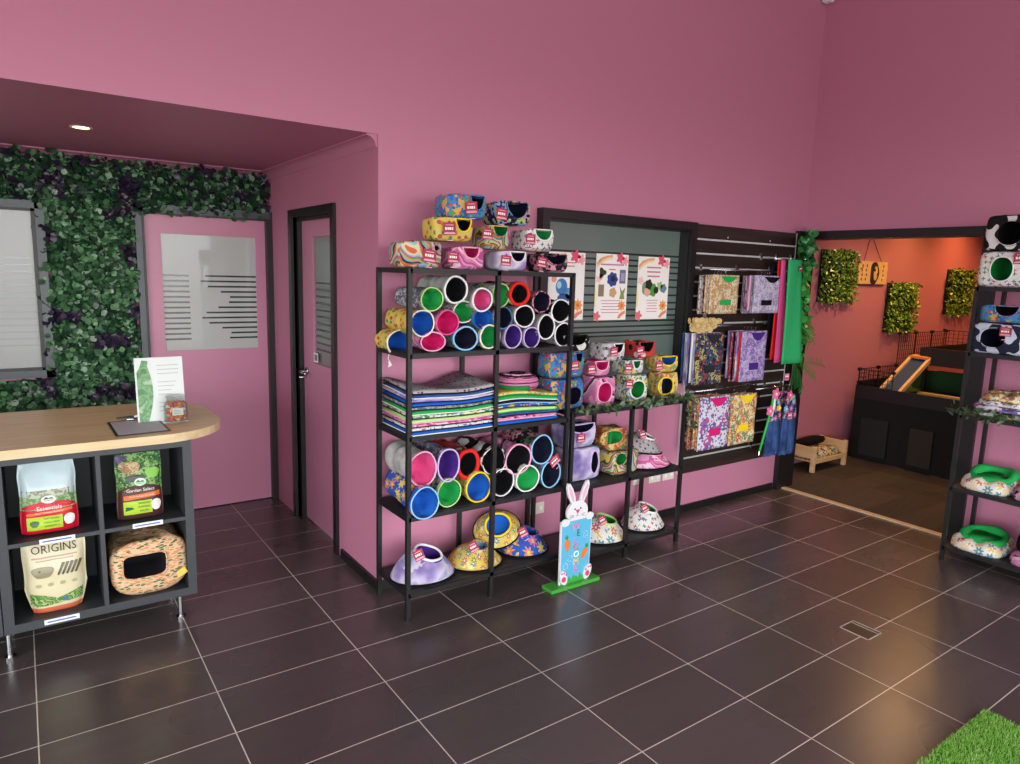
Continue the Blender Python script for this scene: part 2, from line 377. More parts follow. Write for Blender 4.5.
# opening frame, threshold, skirtings, coving
bm = bmesh.new(); box(bm, (3.87, .15, 0), (4.09, YA+.02, 2.1)); box(bm, (3.96, OY1, 2.04), (4.14, .15, 2.1)); box(bm, (3.97, OY1-.1, 0), (4.14, OY1, 2.1)); struct('trim_opening', bm, BLKW)
bm = bmesh.new(); box(bm, (3.94, OY1, 0), (3.985, .15, .01)); struct('trim_threshold', bm, plain('pale_timber_threshold', '#c9b090', .5))
bm = bmesh.new(); box(bm, (.32, YA-.012, 0), (3.85, YA, .055)); struct('baseboard_back', bm, BLKW)
bm = bmesh.new(); box(bm, (.315, YA-.012, 0), (.33, DY0-.1, .055)); struct('baseboard_return', bm, BLKW)
bm = bmesh.new(); box(bm, (-3.1, 2.028, 0), (-.52, 2.04, .055)); struct('baseboard_alcove', bm, BLKW)
bm = bmesh.new(); box(bm, (3.985, -6.2, 0), (4.0, OY1-.1, .055)); struct('baseboard_right', bm, BLKW)
bm = bmesh.new()
cv = [(0, 0)]+[(-.07+.07*math.cos(a), -.07+.07*math.sin(a)) for a in [PI/2*i/6 for i in range(7)]]
def cove(bm, p0, p1, inward):
    # concave cove running p0 -> p1 under the ceiling
    prof = [(0, 0), (.055, 0)]+[(.055-.047*math.sin(a), -.008-.047*(1-math.cos(a))) for a in [PI/2*i/6 for i in range(7)]]+[(0, -.062)]
    A = [bm.verts.new(Vector(p0)+Vector(inward)*u+Vector((0, 0, v))) for u, v in prof]
    B = [bm.verts.new(Vector(p1)+Vector(inward)*u+Vector((0, 0, v))) for u, v in prof]
    n = len(prof)
    for i in range(n): bm.faces.new((A[i], A[(i+1) % n], B[(i+1) % n], B[i]))
    bm.faces.new(A); bm.faces.new(B[::-1])
cove(bm, (.33, YA+.01, 2.36), (.33, 2.04, 2.36), (-1, 0, 0)); cove(bm, (-3.1, 2.04, 2.36), (.33, 2.04, 2.36), (0, -1, 0))
struct('trim_cornice', bm, PINK)

# frosted film in bars, used by the windows and the doors
def bars(lo, hi, n, gap, skew=0):
    """z-intervals of film left between the clear slots"""
    out = []; z = lo
    st = (hi-lo)/n
    for i in range(n): out.append((lo+i*st+gap/2, lo+(i+1)*st-gap/2))
    return out
GLASSD = plain('dark_window_glass', '#2a3433', .06, spec=.8)
FILM = plain('grey_green_frosted_film', '#63746f', .35, coat=.8)
FILML = plain('pale_frosted_film', '#b3b9b6', .5, coat=.4)
FILMW = plain('bright_frosted_film', '#a2a7a5', .45, coat=.4)
# window_1 : the internal window behind the racks
w = empty('window_1'); w['kind'] = 'structure'
bm = bmesh.new()
X0, X1, Z0, Z1 = 1.315, 2.645, .985, 2.085
FW = .052
for a, b in (((X0, .13, Z0), (X0+FW, .2, Z1)), ((X1-FW, .13, Z0), (X1, .2, Z1)), ((X0+FW, .13, Z1-FW), (X1-FW, .2, Z1)), ((X0+FW, .13, Z0), (X1-FW, .2, Z0+FW))): box(bm, a, b)
q_ = FW-.012
for a, b in (((X0+q_, .155, Z0+q_), (X0+FW+.01, .24, Z1-q_)), ((X1-FW-.01, .155, Z0+q_), (X1-q_, .24, Z1-q_)), ((X0+FW+.01, .155, Z1-FW-.01), (X1-FW-.01, .24, Z1-q_)), ((X0+FW+.01, .155, Z0+q_), (X1-FW-.01, .24, Z0+FW+.01))): box(bm, a, b)
obj('window_frame', bm, BLKW, w)
bx('pane', (X0+.06, .235, Z0+.06), (X1-.06, .243, Z1-.06), GLASSD, w)
bm = bmesh.new(); xa, xb = X0+.063, X1-.063
box(bm, (xa, .229, 1.86), (xb, .234, Z1-.063)); zz = 1.86
slots = [1.85, 1.815, 1.78, 1.74, 1.695, 1.645, 1.59, 1.54, 1.495, 1.455, 1.42, 1.385, 1.35, 1.325]
prev = 1.853
for i, s_ in enumerate(slots[1:]):
    box(bm, (xa, .229, s_+.006), (xb, .234, prev-.006)); prev = s_
box(bm, (xa, .229, Z0+.063), (xb, .234, prev-.006))
obj('frosted_film', bm, FILM, w)

# window_2 : left window in the alcove
w = empty('window_2'); w['kind'] = 'structure'
bm = bmesh.new(); a0, a1, c0, c1 = -2.3, -1.0, 1.0, 2.05
GREYF = plain('grey_aluminium_frame', '#4b4f53', .4, metal=.4)
for a, b in (((a0, 1.97, c0), (a0+.045, 2.05, c1)), ((a1-.045, 1.97, c0), (a1, 2.05, c1)), ((a0, 1.97, c1-.045), (a1, 2.05, c1)), ((a0, 1.97, c0), (a1, 2.05, c0+.045))): box(bm, a, b)
obj('window_frame', bm, GREYF, w)
bm = bmesh.new()
for a, b in (((a1-.065, 1.98, c0+.045), (a1-.045, 2.0, c1-.045)), ((a0+.045, 1.98, c1-.06), (a1-.045, 2.0, c1-.045)), ((a0+.045, 1.98, c0+.045), (a1-.045, 2.0, c0+.06))): box(bm, a, b)
obj('glazing_bead', bm, BLKW, w)
bx('pane', (a0+.04, 2.012, c0+.04), (a1-.04, 2.02, c1-.04), plain('lit_window_glass', '#9aa4a6', .1), w)
bm = bmesh.new(); xa, xb = a0+.05, a1-.066
box(bm, (xa, 2.004, 1.72), (xb, 2.01, c1-.06)); prev = 1.72
for i in range(13):
    z = 1.72-.04*(i+1)
    box(bm, (xa, 2.004, z), (xb-.0, 2.01, prev-.008)); prev = z
box(bm, (xa, 2.004, c0+.06), (xb, 2.01, prev-.008))
obj('frosted_film', bm, FILMW, w)

# door_1 : pink door in the alcove back wall
d = empty('door_1'); d['kind'] = 'structure'
bm = bmesh.new(); DX0, DX1, DZ = -.47, .29, 2.03
box(bm, (DX0-.05, 1.98, 0), (DX0, 2.05, DZ+.05)); box(bm, (DX0-.05, 1.98, DZ), (DX1+.065, 2.05, DZ+.05))
obj('door_frame', bm, GREYF, d)
bm = bmesh.new(); box(bm, (DX1, 1.95, 0), (DX1+.035, 2.05, DZ)); box(bm, (DX1+.035, 1.95, 0), (DX1+.04, 2.03, DZ+.05)); box(bm, (DX0-.012, 1.97, 0), (DX0, 1.985, DZ)); box(bm, (DX0, 1.97, DZ-.012), (DX1, 1.985, DZ))
obj('door_jamb', bm, BLKW, d)
def panel_door(x0, x1, z1, g, y, thick):
    bm = bmesh.new(); gx0, gx1, gz0, gz1 = g
    box(bm, (x0, y, .006), (gx0, y+thick, z1)); box(bm, (gx1, y, .006), (x1, y+thick, z1)); box(bm, (gx0, y, .006), (gx1, y+thick, gz0)); box(bm, (gx0, y, gz1), (gx1, y+thick, z1))
    return bm
obj('door_leaf', panel_door(DX0, DX1, DZ, (-.375, .225, 1.13, 1.9), 2.0, .035), PINKD, d)
bx('pane', (-.38, 2.014, 1.125), (.23, 2.02, 1.905), plain('door_glass', '#3a4040', .08), d)
def door_film(xa, xb, z0, z1, zt, zb, n, y, slots):
    bm = bmesh.new(); box(bm, (xa, y, zt), (xb, y+.004, z1)); box(bm, (xa, y, z0), (xb, y+.004, zb))
    st = (zt-zb)/n; m0, m1 = slots
    w_ = xb-xa
    for i in range(n):
        z = zb+i*st; gap = .012
        k = .22+.1*math.sin(i*1.3); k2 = .55+.16*math.sin(i*.9+1)
        box(bm, (xa, y, z+gap), (xb, y+.004, z+st)) 
        if m0: box(bm, (xa+w_*.27, y, z), (xa+w_*k2, y+.004, z+gap))
    return bm
obj('frosted_film', door_film(-.375, .225, 1.13, 1.9, 1.66, 1.2, 13, 2.009, (1, 0)), FILML, d)

# door_2 : door in the return wall
d = empty('door_2'); d['kind'] = 'structure'
bm = bmesh.new()
box(bm, (.31, DY0-.05, 0), (.45, DY0, 2.07)); box(bm, (.31, DY1, 0), (.45, DY1+.05, 2.07)); box(bm, (.31, DY0, 2.02), (.45, DY1, 2.07))
box(bm, (.345, DY0, 0), (.36, DY0+.018, 2.02)); box(bm, (.345, DY1-.035, 0), (.375, DY1, 2.02)); box(bm, (.345, DY0, 2.0), (.36, DY1, 2.02))
obj('door_frame', bm, BLKW, d)
bm = bmesh.new(); x = .376
box(bm, (x, DY0+.01, .006), (x+.035, DY0+.10, 2.01)); box(bm, (x, DY1-.22, .006), (x+.035, DY1-.03, 2.01)); box(bm, (x, DY0+.1, .006), (x+.035, DY1-.22, 1.1)); box(bm, (x, DY0+.1, 1.9), (x+.035, DY1-.22, 2.01))
obj('door_leaf', bm, PINKD, d)
bx('pane', (x+.018, DY0+.09, 1.09), (x+.024, DY1-.21, 1.91), plain('corridor_door_glass', '#3e4645', .08), d)
bm = bmesh.new()
for (z0, z1) in [(1.62, 1.9), (1.1, 1.16)]+[(1.16+i*.042, 1.16+i*.042+.028) for i in range(11)]: box(bm, (x+.012, DY0+.1, z0), (x+.017, DY1-.22, z1))
obj('frosted_film', bm, FILM, d)
o = bx('door_notice', (x-.002, DY1-.30, 1.11), (x, DY1-.225, 1.17), PAPER, d); bx('notice_print', (x-.003, DY1-.29, 1.12), (x-.002, DY1-.24, 1.16), plain('grey_print', '#8a8088', .6), o)
bm = bmesh.new(); tube(bm, [(x, DY1-.09, 1.03), (x-.05, DY1-.09, 1.03)], .011, 10); tube(bm, [(x-.05, DY1-.095, 1.03), (x-.052, DY1-.14, 1.03), (x-.05, DY1-.2, 1.028)], .009, 10)
tube(bm, [(x, DY1-.09, 1.03), (x-.008, DY1-.09, 1.03)], .026, 18); tube(bm, [(x-.05, DY1-.075, .99), (x, DY1-.075, .99)], .008, 8)
obj('door_handle', bm, CHROME, d, smooth=True)

# recessed lamp in the alcove soffit
l = empty('recessed_downlight', (-.846, 1.074, 2.36), 0, 'small round recessed downlight glowing in the pink alcove ceiling', 'ceiling light')
bm = bmesh.new(); loft(bm, [[Vector((r*math.cos(a), r*math.sin(a), z)) for a in [2*PI*i/24 for i in range(24)]] for r, z in ((.036, 0.0), (.036, -.004), (.05, -.006), (.052, -.001))]); obj('trim_ring', bm, ALU, l, smooth=True)
bm = bmesh.new(); prism(bm, ell(0, 0, .034, .034, 24), -.003, -.0005, axis='z'); obj('lamp_glass', bm, plain('warm_lamp', '#ffdf9a', .5, emit=14, ecol='#ffcf80'), l)

# corner sensor
s_ = empty('corner_sensor', (3.95, .14, 3.78), 0, 'small white plastic sensor in the top corner where two pink walls meet', 'sensor')
bm = bmesh.new(); box(bm, (-.035, -.03, -.0), (.035, .045, .1)); bmesh.ops.bevel(bm, geom=bm.edges[:], offset=.01, segments=3, affect='EDGES'); obj('housing', bm, WHITE, s_, smooth=False)
bm = bmesh.new(); tube(bm, [(0, -.02, .02), (0, -.034, .03), (0, -.034, .07)], [.006, .012, .012], 10); obj('lens', bm, plain('sensor_lens', '#c9ccd0', .3), s_)

# socket plates
for i, (px, py, wd, lab) in enumerate([(532, 508, .115, 'white wall socket seen behind the tall rack beside the rabbit sign'), (637.5, 479, .09, 'white wall plate partly hidden behind a rear post of the low rack'), (654, 477, .115, 'left one of two side by side white switch plates under the low rack shelf'), (667.5, 474.5, .115, 'right one of two side by side white switch plates near the hanging panel')]):
    p = at(px+ (4 if i == 0 else 0), py, 'y', YA)
    e = empty('wall_socket', (p.x, YA, p.z), 0, lab, 'wall socket')
    bx('cover_plate', (-wd/2, -.01, -.037), (wd/2, 0, .037), plain('ivory_plastic', '#d6d2c4', .4), e, bev=.003)
    bm = bmesh.new()
    for q in (-.27, .27): box(bm, (q*wd-.011, -.0125, -.014), (q*wd+.011, -.0095, .012))
    obj('rocker', bm, WHITE, e)

# ------------------------------------------------------------------ racks
LV1 = [.145, .535, .932, 1.328, 1.722]; LV2 = [.095, .515, .955]
YF, YR = -.19, .14
def rack(name_label, origin, xs, depth, levels, top_levels, ps=.022, rz=0, grp='black metal shelving racks'):
    e = empty('shelving_rack', origin, rz, name_label, 'shelving rack', grp)
    for x in xs:
        for y in (0, depth):
            bm = bmesh.new(); box(bm, (x-ps/2, y-ps/2, .006), (x+ps/2, y+ps/2, top_levels)); o = obj('post', bm, BLK, e)
            bm = bmesh.new(); tube(bm, [(x, y, 0), (x, y, .008)], .014, 10); obj('foot', bm, plain('black_rubber', '#111111', .8), o)
    for z in levels:
        bm = bmesh.new(); x0, x1 = xs[0], xs[-1]
        box(bm, (x0, -.011, z-.024), (x1, .004, z-.002)); box(bm, (x0, depth-.004, z-.024), (x1, depth+.011, z-.002))
        box(bm, (x0-.008, .004, z-.024), (x0+.008, depth-.004, z-.002)); box(bm, (x1-.008, .004, z-.024), (x1+.008, depth-.004, z-.002))
        o = obj('shelf_frame', bm, BLK, e)
        bx('shelf_board', (x0+.008, .004, z-.012), (x1-.008, depth-.004, z), SHELF, o)
    return e
rack('tall black five tier metal rack full of pet tunnels and mats', (.311, YF, 0), [0, .489, .972], YR-YF, LV1, 1.722)
rack('low black three tier metal rack in front of the frosted window', (1.325, YF, 0), [.0, .465, .93], YR-YF, LV2, .955)
# right rack stands along the right wall: its length runs towards the photographer
LV3 = [.10, .485, .945, 1.322, 1.712]
rack('tall black metal rack at the right edge against the pink wall', (3.5, -1.275, 0), [0, .46, .92], .4, LV3, 1.712, rz=-PI/2)

# ------------------------------------------------------------------ price tags
def price_tag(parent, x, y, z, w=.062, h=.052, rot=(0, 0, 0)):
    bm = bmesh.new(); prism(bm, [(-w/2, -h/2), (w/2, -h/2), (w/2, h/2), (w*.16, h/2), (0, h*.68), (-w*.16, h/2), (-w/2, h/2)], 0, .0012)
    o = obj('price_tag', bm, TAGM, parent, loc=(x, y, z), rot=rot); o['label'] = 'maroon card tag'
    bm = bmesh.new(); random_w = [.17, .13, .2, .12]
    xx = -w*.36
    for q in random_w:
        box(bm, (xx, -.0012, -h*.08), (xx+w*q*.8, -.0002, h*.13)); xx += w*q+.001
    obj('tag_title', bm, TAGW, o)
    bm = bmesh.new()
    for k, q in enumerate((.62, .7, .5)):
        box(bm, (-w*q/2, -.001, h*(.33-.62*k)-.002 if k else h*.28), (w*q/2, -.0002, (h*(.33-.62*k)+.002) if k else h*.34))
    box(bm, (-w*.44, -.001, -h*.42), (w*.44, -.0002, -h*.3))
    obj('tag_small_print', bm, TAGP, o)
    return o

# ------------------------------------------------------------------ tunnels
def tunnel(label, px, py, w, h, y0, outer, inner, rim, L=.30, th=.0062, dx=0, dz=0, group='pet tunnels stacked on the tall rack', ptag=False):
    c = at(px, py, 'y', y0); rx = abs(at(px+w/2, py, 'y', y0).x-at(px-w/2, py, 'y', y0).x)/2; rz = abs(at(px, py-h/2, 'y', y0).z-at(px, py+h/2, 'y', y0).z)/2
    y0 = max(y0, -.172) if y0 > -.205 else y0
    e = empty('pet_tunnel', (c.x, y0, c.z), 0, label, 'pet tunnel', group)
    n = 32; sd = random.random()*20; th = th*random.uniform(.85, 1.25)
    def ring(y, k, wob=.0, ph=0):
        out = []
        for i in range(n):
            a = 2*PI*i/n
            q = k+wob*noise.noise(Vector((math.cos(a)*1.6, math.sin(a)*1.6, y*22+sd)))
            out.append(Vector((dx*y/L+rx*q*math.cos(a)*(1+.03*math.sin(2*a+sd)), y, dz*y/L+rz*q*math.sin(a)*(1+.03*math.cos(3*a+sd)))))
        return out
    per = 2*PI*(rx+rz)/2
    ys = [0, .012]+[L*i/14 for i in range(1, 15)]
    rings = [ring(y, (.97 if i == 0 else (1.0 if i < 3 else .9))-(.06 if i > 1 and i % 4 == 3 else 0), .09 if i > 1 else .03) for i, y in enumerate(ys)]
    bm = bmesh.new(); loft(bm, rings, close1=True, uvs=lambda i, k: (per*k/n, ys[i])); obj('sleeve', bm, outer, e, smooth=True)
    t = th/max(rx, rz)
    iy = [0.004, .015, .035, .06, .085, .11, .12]; ik = [1-t*1.6, .94-t, .84-t, .76-t, .62-t, .38, .05]
    rings = []
    for i, (y, k) in enumerate(zip(iy, ik)):
        rr = ring(y, k, .2 if i > 0 else .03)
        if i > 0: rr = [p+Vector((-p.x, 0, -p.z))*(.13*(1 if (j+int(sd)) % 6 == 0 else 0)) for j, p in enumerate(rr)]
        rings.append(rr)
    bm = bmesh.new(); loft(bm, rings, close1=True, uvs=lambda i, k: (per*k/n, iy[i])); obj('lining', bm, inner, e, smooth=True)
    bm = bmesh.new(); m_ = 8; rr = []
    for i in range(n+1):
        a = 2*PI*(i % n)/n; base = Vector((rx*(1-t*.65)*math.cos(a)*(1+.03*math.sin(2*a+sd)), 0, rz*(1-t*.65)*math.sin(a)*(1+.03*math.cos(3*a+sd))))
        dr = Vector((math.cos(a), 0, math.sin(a)))
        rr.append([base+dr*(th*.65*math.cos(2*PI*j/m_))+Vector((0, th*.65*math.sin(2*PI*j/m_), 0)) for j in range(m_)])
    loft(bm, rr); bmesh.ops.remove_doubles(bm, verts=bm.verts[:], dist=1e-5); obj('rim_binding', bm, rim, e, smooth=True)
    if ptag: price_tag(e, rx*.2, -.012, rz*1.0, rot=(0, -.6, 0), w=.07)
    return e
G1 = 'pet tunnels on the upper shelf of the tall rack'; G2 = 'pet tunnels on the lower shelf of the tall rack'
T = [  # label, px, py, w, h, y0, outer, inner, rim, group, kwargs
 ('green lined tunnel in white printed cotton, top left of the upper shelf', 434, 299.5, 23, 25, -.19, p_greyprint, green, lime, G1, {}),
 ('black lined tunnel with thick pale grey rim right under the top shelf', 458, 290, 24, 29, -.19, p_grey, black, white, G1, {'th': .009}),
 ('blue lined tunnel with yellow rim next to the front left post', 424.5, 323.5, 25, 28, -.19, p_yellow, blue, cream, G1, {}),
 ('bright pink lined tunnel with pink rim left of the small green one', 449, 323, 23, 26, -.185, p_pink2, magenta, hot, G1, {}),
 ('green lined tunnel half hidden behind the bright pink one', 464, 312, 22, 23, -.13, p_whitepaw, green, cream, G1, {}),
 ('pink lined tunnel squashed flat on the shelf below the bright pink one', 434, 342, 25, 20, -.18, p_pink, magenta, pinkl, G1, {'L': .14}),
 ('navy lined tunnel with pale blue rim at the bottom of the upper shelf pile', 467.5, 339, 25, 25, -.19, p_blueprint, navy, skyb, G1, {}),
 ('blue lined yellow tunnel sticking out by the left end of the upper shelf', 400, 343, 26, 27, -.01, p_yellow, blue, cream, G1, {'L': .165}),
 ('pale pink lined tunnel in white cotton right of the thick grey rimmed one', 484.5, 300, 21, 25, -.19, p_grey, hot, white, G1, {}),
 ('green lined tunnel standing behind the middle post of the tall rack', 501, 295, 18, 25, -.16, p_wgreen, green, lime, G1, {}),
 ('black lined tunnel in red printed cotton under the top shelf', 519.5, 294, 21, 25, -.17, p_redprint, black, red, G1, {'th': .016}),
 ('blue lined tunnel with blue comic print in the middle of the pile', 483, 319, 20, 21, -.16, p_blueprint, blue, blue, G1, {}),
 ('navy lined tunnel in blue print behind the middle post', 503, 318, 20, 23, -.175, p_blueprint, navy, p_blueprint, G1, {}),
 ('green lined tunnel with white rim at the foot of the middle post', 492, 337, 21, 25, -.19, p_wgreen, green, cream, G1, {}),
 ('black lined white rimmed tunnel right above the two purple ones', 526.5, 316.5, 21, 23, -.19, p_grey, black, white, G1, {}),
 ('purple lined tunnel with lilac rim, left of the two purple ones', 515, 337, 18, 25, -.19, p_lilac, purple, lilac, G1, {}),
 ('purple lined tunnel with lilac rim, right of the two purple ones', 532, 337.5, 17, 22, -.175, p_lilac, purple, lilac, G1, {}),
 ('navy lined tunnel in dark floral cotton in front of the cartoon poster', 541.5, 302, 18, 22, -.17, p_floral, navy, p_floral, G1, {}),
 ('black lined white rimmed tunnel between the purple ones and the right post', 548.5, 327.5, 17, 26, -.19, p_grey, black, white, G1, {}),
 ('black lined tunnel topmost of the pair by the right post', 562, 311, 20, 24, -.18, p_cow, black, white, G1, {}),
 ('black lined tunnel lower of the pair by the right post', 564.5, 335, 18, 25, -.18, p_greypaw, black, white, G1, {}),
 ('large pink lined tunnel in wrinkled pale grey cotton', 424.5, 470, 29, 36, -.19, p_grey, hot, pinkl, G2, {}),
 ('purple lined tunnel in grey violet print beside the large grey one', 450.5, 466, 23, 34, -.19, p_purplegrey, purple, lilac, G2, {}),
 ('black lined tunnel in bright red cotton on the lower shelf', 468, 464, 24, 31, -.15, p_redprint, black, red, G2, {'th': .014}),
 ('blue lined tunnel in blue daisy cotton hanging over the shelf corner', 425, 503.5, 28, 33, -.222, p_bflower, blue, skyb, G2, {'L': .32, 'dz': .03}),
 ('green lined tunnel under the purple one on the lower shelf', 451, 494, 24, 29, -.19, p_wgreen, green, lime, G2, {}),
 ('blue lined tunnel with yellow rim left of the middle post on the lower shelf', 480.5, 488.5, 25, 31, -.19, p_yellow, blue, yellow, G2, {}),
 ('black lined tunnel with ragged cow print rim behind the middle post', 494, 461, 24, 30, -.17, p_cow, black, p_cow, G2, {}),
 ('big black lined tunnel in pink swirl cotton with thin pink rim', 521, 460.5, 26, 31, -.195, p_pink, black, pinkl, G2, {}),
 ('navy lined tunnel in floral cotton just left of the lavender cubes', 543, 450, 22, 30, -.18, p_floral, navy, skyb, G2, {}),
 ('black lined tunnel lying on the lower shelf below the pink swirl one', 503.5, 482.5, 24, 28, -.18, p_grey, black, white, G2, {}),
 ('green lined tunnel with white rim on the lower shelf near the rabbit sign', 529.7, 479.5, 23, 27, -.19, p_wgreen, green, white, G2, {}),
 ('navy lined tunnel with blue rim and a maroon tag above the rabbit ears', 553, 475, 20, 27, -.19, p_blueprint, navy, skyb, G2, {'ptag': True}),
]
for (lab, px, py, w_, h_, y0, o1, o2, o3, g, kw) in T: tunnel(lab, px, py, w_, h_, y0, o1, o2, o3, group=g, **kw)

# ------------------------------------------------------------------ hide cubes
def cube(label, loc, w, d, h, outer, inner, rim, hole, e=6, ex=None, kind='scoop', tagpos=None, rz=0, group=None, name='pet_hide_cube', cat='pet hide', sag=.004, tagw=.06, bend=0):
    r = empty(name, loc, rz, label, cat, group)
    hx, hz, hrx, hrz = hole; n = 48; sd = random.random()*30
    ex = ex or 2.2
    A = [2*PI*i/n for i in range(n)]
    def outl(k=1.0, cz=None):
        o = []
        for a in A:
            s = supe(a, e)
            o.append((w/2*k*s*math.cos(a), h/2+h/2*k*s*math.sin(a)))
        return o
    # the hole outline, points matched to the outline by direction
    def holep(k=1.0):
        o = []
        for a in A:
            s = supe(a, ex)
            z = hz+hrz*k*s*math.sin(a)
            if kind == 'scoop': z = min(z, h*.965)
            o.append((hx+hrx*k*s*math.cos(a), z))
        return o
    out, hp = outl(), holep()
    def nz(x, y, z, amp): return amp*noise.noise(Vector((x*16+sd, y*16, z*16)))
    rings = []; fy = -d/2
    for t in (0, .25, .5, .75, .93):
        ring = []
        for (ox, oz), (ix, iz) in zip(out, hp):
            x = ix+(ox-ix)*t; z = iz+(oz-iz)*t
            bul = .010*(math.cos(PI*min(1, abs(x)/(w/2)))*.5+.5)*(1-abs(2*z/h-1)**3)
            ring.append(Vector((x, fy+.012*(t > .9)-bul+nz(x, 0, z, .006), z)))
        rings.append(ring)
    for q, y in ((1.0, fy+.02), (1.0, fy+d*.3), (1.0, 0), (1.0, d*.2), (1.0, d/2-.02), (.9, d/2)):
        rings.append([Vector((x*q*(1+nz(x, y, z, .05)), y, max(0.0, h/2+(z-h/2)*q+nz(x, y, z, sag*3)*(z > h*.5)-sag*2*(z > h*.8)*(1-(2*x/w)**2)))) for x, z in out])
    bm = bmesh.new(); loft(bm, rings, close1=True); obj('body', bm, outer, r, smooth=True)
    cav = []
    depth = d*.8
    for y, k in ((.002, .99), (.02, 1.02), (.05, 1.05), (depth*.7, 1.0), (depth, .7)):
        cav.append([Vector((max(-w/2+.012, min(w/2-.012, x)), fy+y-(.004 if y < .01 else 0), min(h-.006, max(.012, z)))) for x, z in holep(k)])
    bm = bmesh.new(); loft(bm, cav, close1=True); obj('lining', bm, inner, r, smooth=True)
    bm = bmesh.new(); rr = []; c2 = Vector((hx, 0, hz))
    for i in range(n+1):
        p = rings[0][i % n]; p2 = Vector((p.x, p.y-.001, p.z)); dr = Vector((math.cos(A[i % n]), 0, math.sin(A[i % n])))
        rr.append([p2+dr*(.0045*math.cos(2*PI*j/6))+Vector((0, .0045*math.sin(2*PI*j/6), 0)) for j in range(6)])
    loft(bm, rr); bmesh.ops.remove_doubles(bm, verts=bm.verts[:], dist=1e-5); obj('binding', bm, rim, r, smooth=True)
    if tagpos: price_tag(r, tagpos[0], fy-.02, tagpos[1], w=tagw, h=tagw*.85, rot=(0, random.uniform(-.12, .12), 0))
    return r
def cube_px(label, xl, xr, zt, zb, yf, d, outer, inner, rim, hfrac, tfrac=None, **kw):
    """xl..xr photo columns of the front face, zb / zt real heights"""
    a = at(xl, kw.pop('py', 300), 'y', yf); py = 300
    # iterate the row so that the columns are read at the right height
    def xat(px, z, y):
        row = 300
        for _ in range(25):
            p = at(px, row, 'y', y); row += (p.z-z)*60
        return p.x
    d = min(d, .15)
    zm = (zt+zb)/2; x0, x1 = xat(xl, zm, yf+d*.75), xat(xr, zm, yf); w = x1-x0; h = zt-zb
    xc = (x0+x1)/2; fx = lambda f: xat(xl+(xr-xl)*f, zm, yf)-xc
    hw = max(.018, (xat(xr, zm, yf)-xat(xl, zm, yf))*hfrac[2]); hcx = min(fx(hfrac[0]), w/2-hw-.012)
    hole = (hcx, h*hfrac[1], hw, h*hfrac[3])
    tp = (fx(tfrac[0]), h*tfrac[1]) if tfrac else None
    return cube(label, ((x0+x1)/2, yf+d/2, zb), w, d, h, outer, inner, rim, hole, tagpos=tp, **kw)
GT = 'folded hide cubes on top of the tall rack'; z0 = 1.723
SC = (.74, .97, .19, .55)
cube_px('wide rainbow wave hide at the left end of the rack top', 391, 442, z0+.125, z0, -.18, .3, p_rainbow, charc, p_rainbow, (.93, .75, .05, .12), (.72, .45), group=GT, tagw=.068)
cube_px('pink swirl hide with magenta opening in the bottom row of the rack top', 443, 485, z0+.108, z0, -.18, .28, p_pink2, magenta, pinkl, (.66, .98, .2, .5), (.2, .5), group=GT)
cube_px('lilac and white hide with navy opening in the bottom row', 487, 527, z0+.098, z0, -.18, .28, p_lilac, navy, white, (.78, .97, .2, .52), (.42, .5), group=GT)
cube_px('black and pink floral hide with navy opening at the right end of the rack top', 529, 568, z0+.096, z0, -.18, .28, p_floral, navy, p_floral, (.7, .98, .27, .6), (.28, .5), group=GT)
z1 = z0+.112
cube_px('yellow hide with black opening in the second row', 424, 473, z1+.128, z1+.018, -.17, .28, p_yellow, black, yellow, (.8, .97, .17, .55), (.48, .5), group=GT, tagw=.068)
cube_px('rainbow print hide with green opening in the second row', 475, 510, z1+.108, z1-.008, -.17, .26, p_multi, dgreen, p_multi, (.72, .97, .22, .45), (.3, .6), group=GT)
cube_px('white paw print hide with green opening at the end of the second row', 514, 554, z1+.106, z1-.008, -.17, .26, p_whitepaw, green, white, (.72, .98, .22, .5), (.36, .5), group=GT)
z2 = z1+.115
cube_px('blue comic print hide with dark opening on top of the yellow one', 437, 486, z2+.128, z2+.012, -.16, .26, p_blueprint, navy, p_blueprint, (.82, .98, .15, .6), (.66, .45), group=GT, tagw=.066)
cube_px('navy print hide with navy opening, right one of the topmost two', 485, 531, z2+.118, z2, -.16, .26, p_navyprint, navy, p_navyprint, (.7, .98, .24, .7), (.32, .4), group=GT, tagw=.066)

GL = 'hide cubes on top of the low rack'; z0 = .956
RH = (.62, .5, .2, .26)
cube_px('blue comic print cube behind the right post of the tall rack, lower one', 540, 584, z0+.175, z0, -.12, .26, p_blueprint, navy, p_blueprint, (.75, .45, .2, .3), None, kind='round', group=GL, e=9)
cube_px('blue comic print cube with a maroon tag, upper one of two', 540, 584, z0+.325, z0+.178, -.11, .25, p_blueprint, navy, p_blueprint, (.9, .97, .09, .4), (.75, .5), group=GL, e=9)
cube_px('pink swirl cube with round magenta opening on the ivy shelf', 584, 616, z0+.175, z0, -.14, .26, p_pink, magenta, pinkl, (.64, .48, .22, .34), None, kind='round', group=GL, e=9)
cube_px('pink hide with magenta opening resting on the pink swirl cube', 584, 610, z0+.27, z0+.178, -.13, .25, p_pink, magenta, pinkl, (.68, .98, .26, .6), (.22, .55), group=GL)
cube_px('white print cube with round green opening on the ivy shelf', 617, 648, z0+.17, z0, -.14, .26, p_wgreen, dgreen, white, (.66, .48, .22, .32), (.32, .72), kind='round', group=GL, e=9)
cube_px('white print hide with green opening resting on the white print cube', 614, 644, z0+.26, z0+.173, -.13, .25, p_wgreen, dgreen, white, (.74, .98, .14, .6), (.42, .5), group=GL)
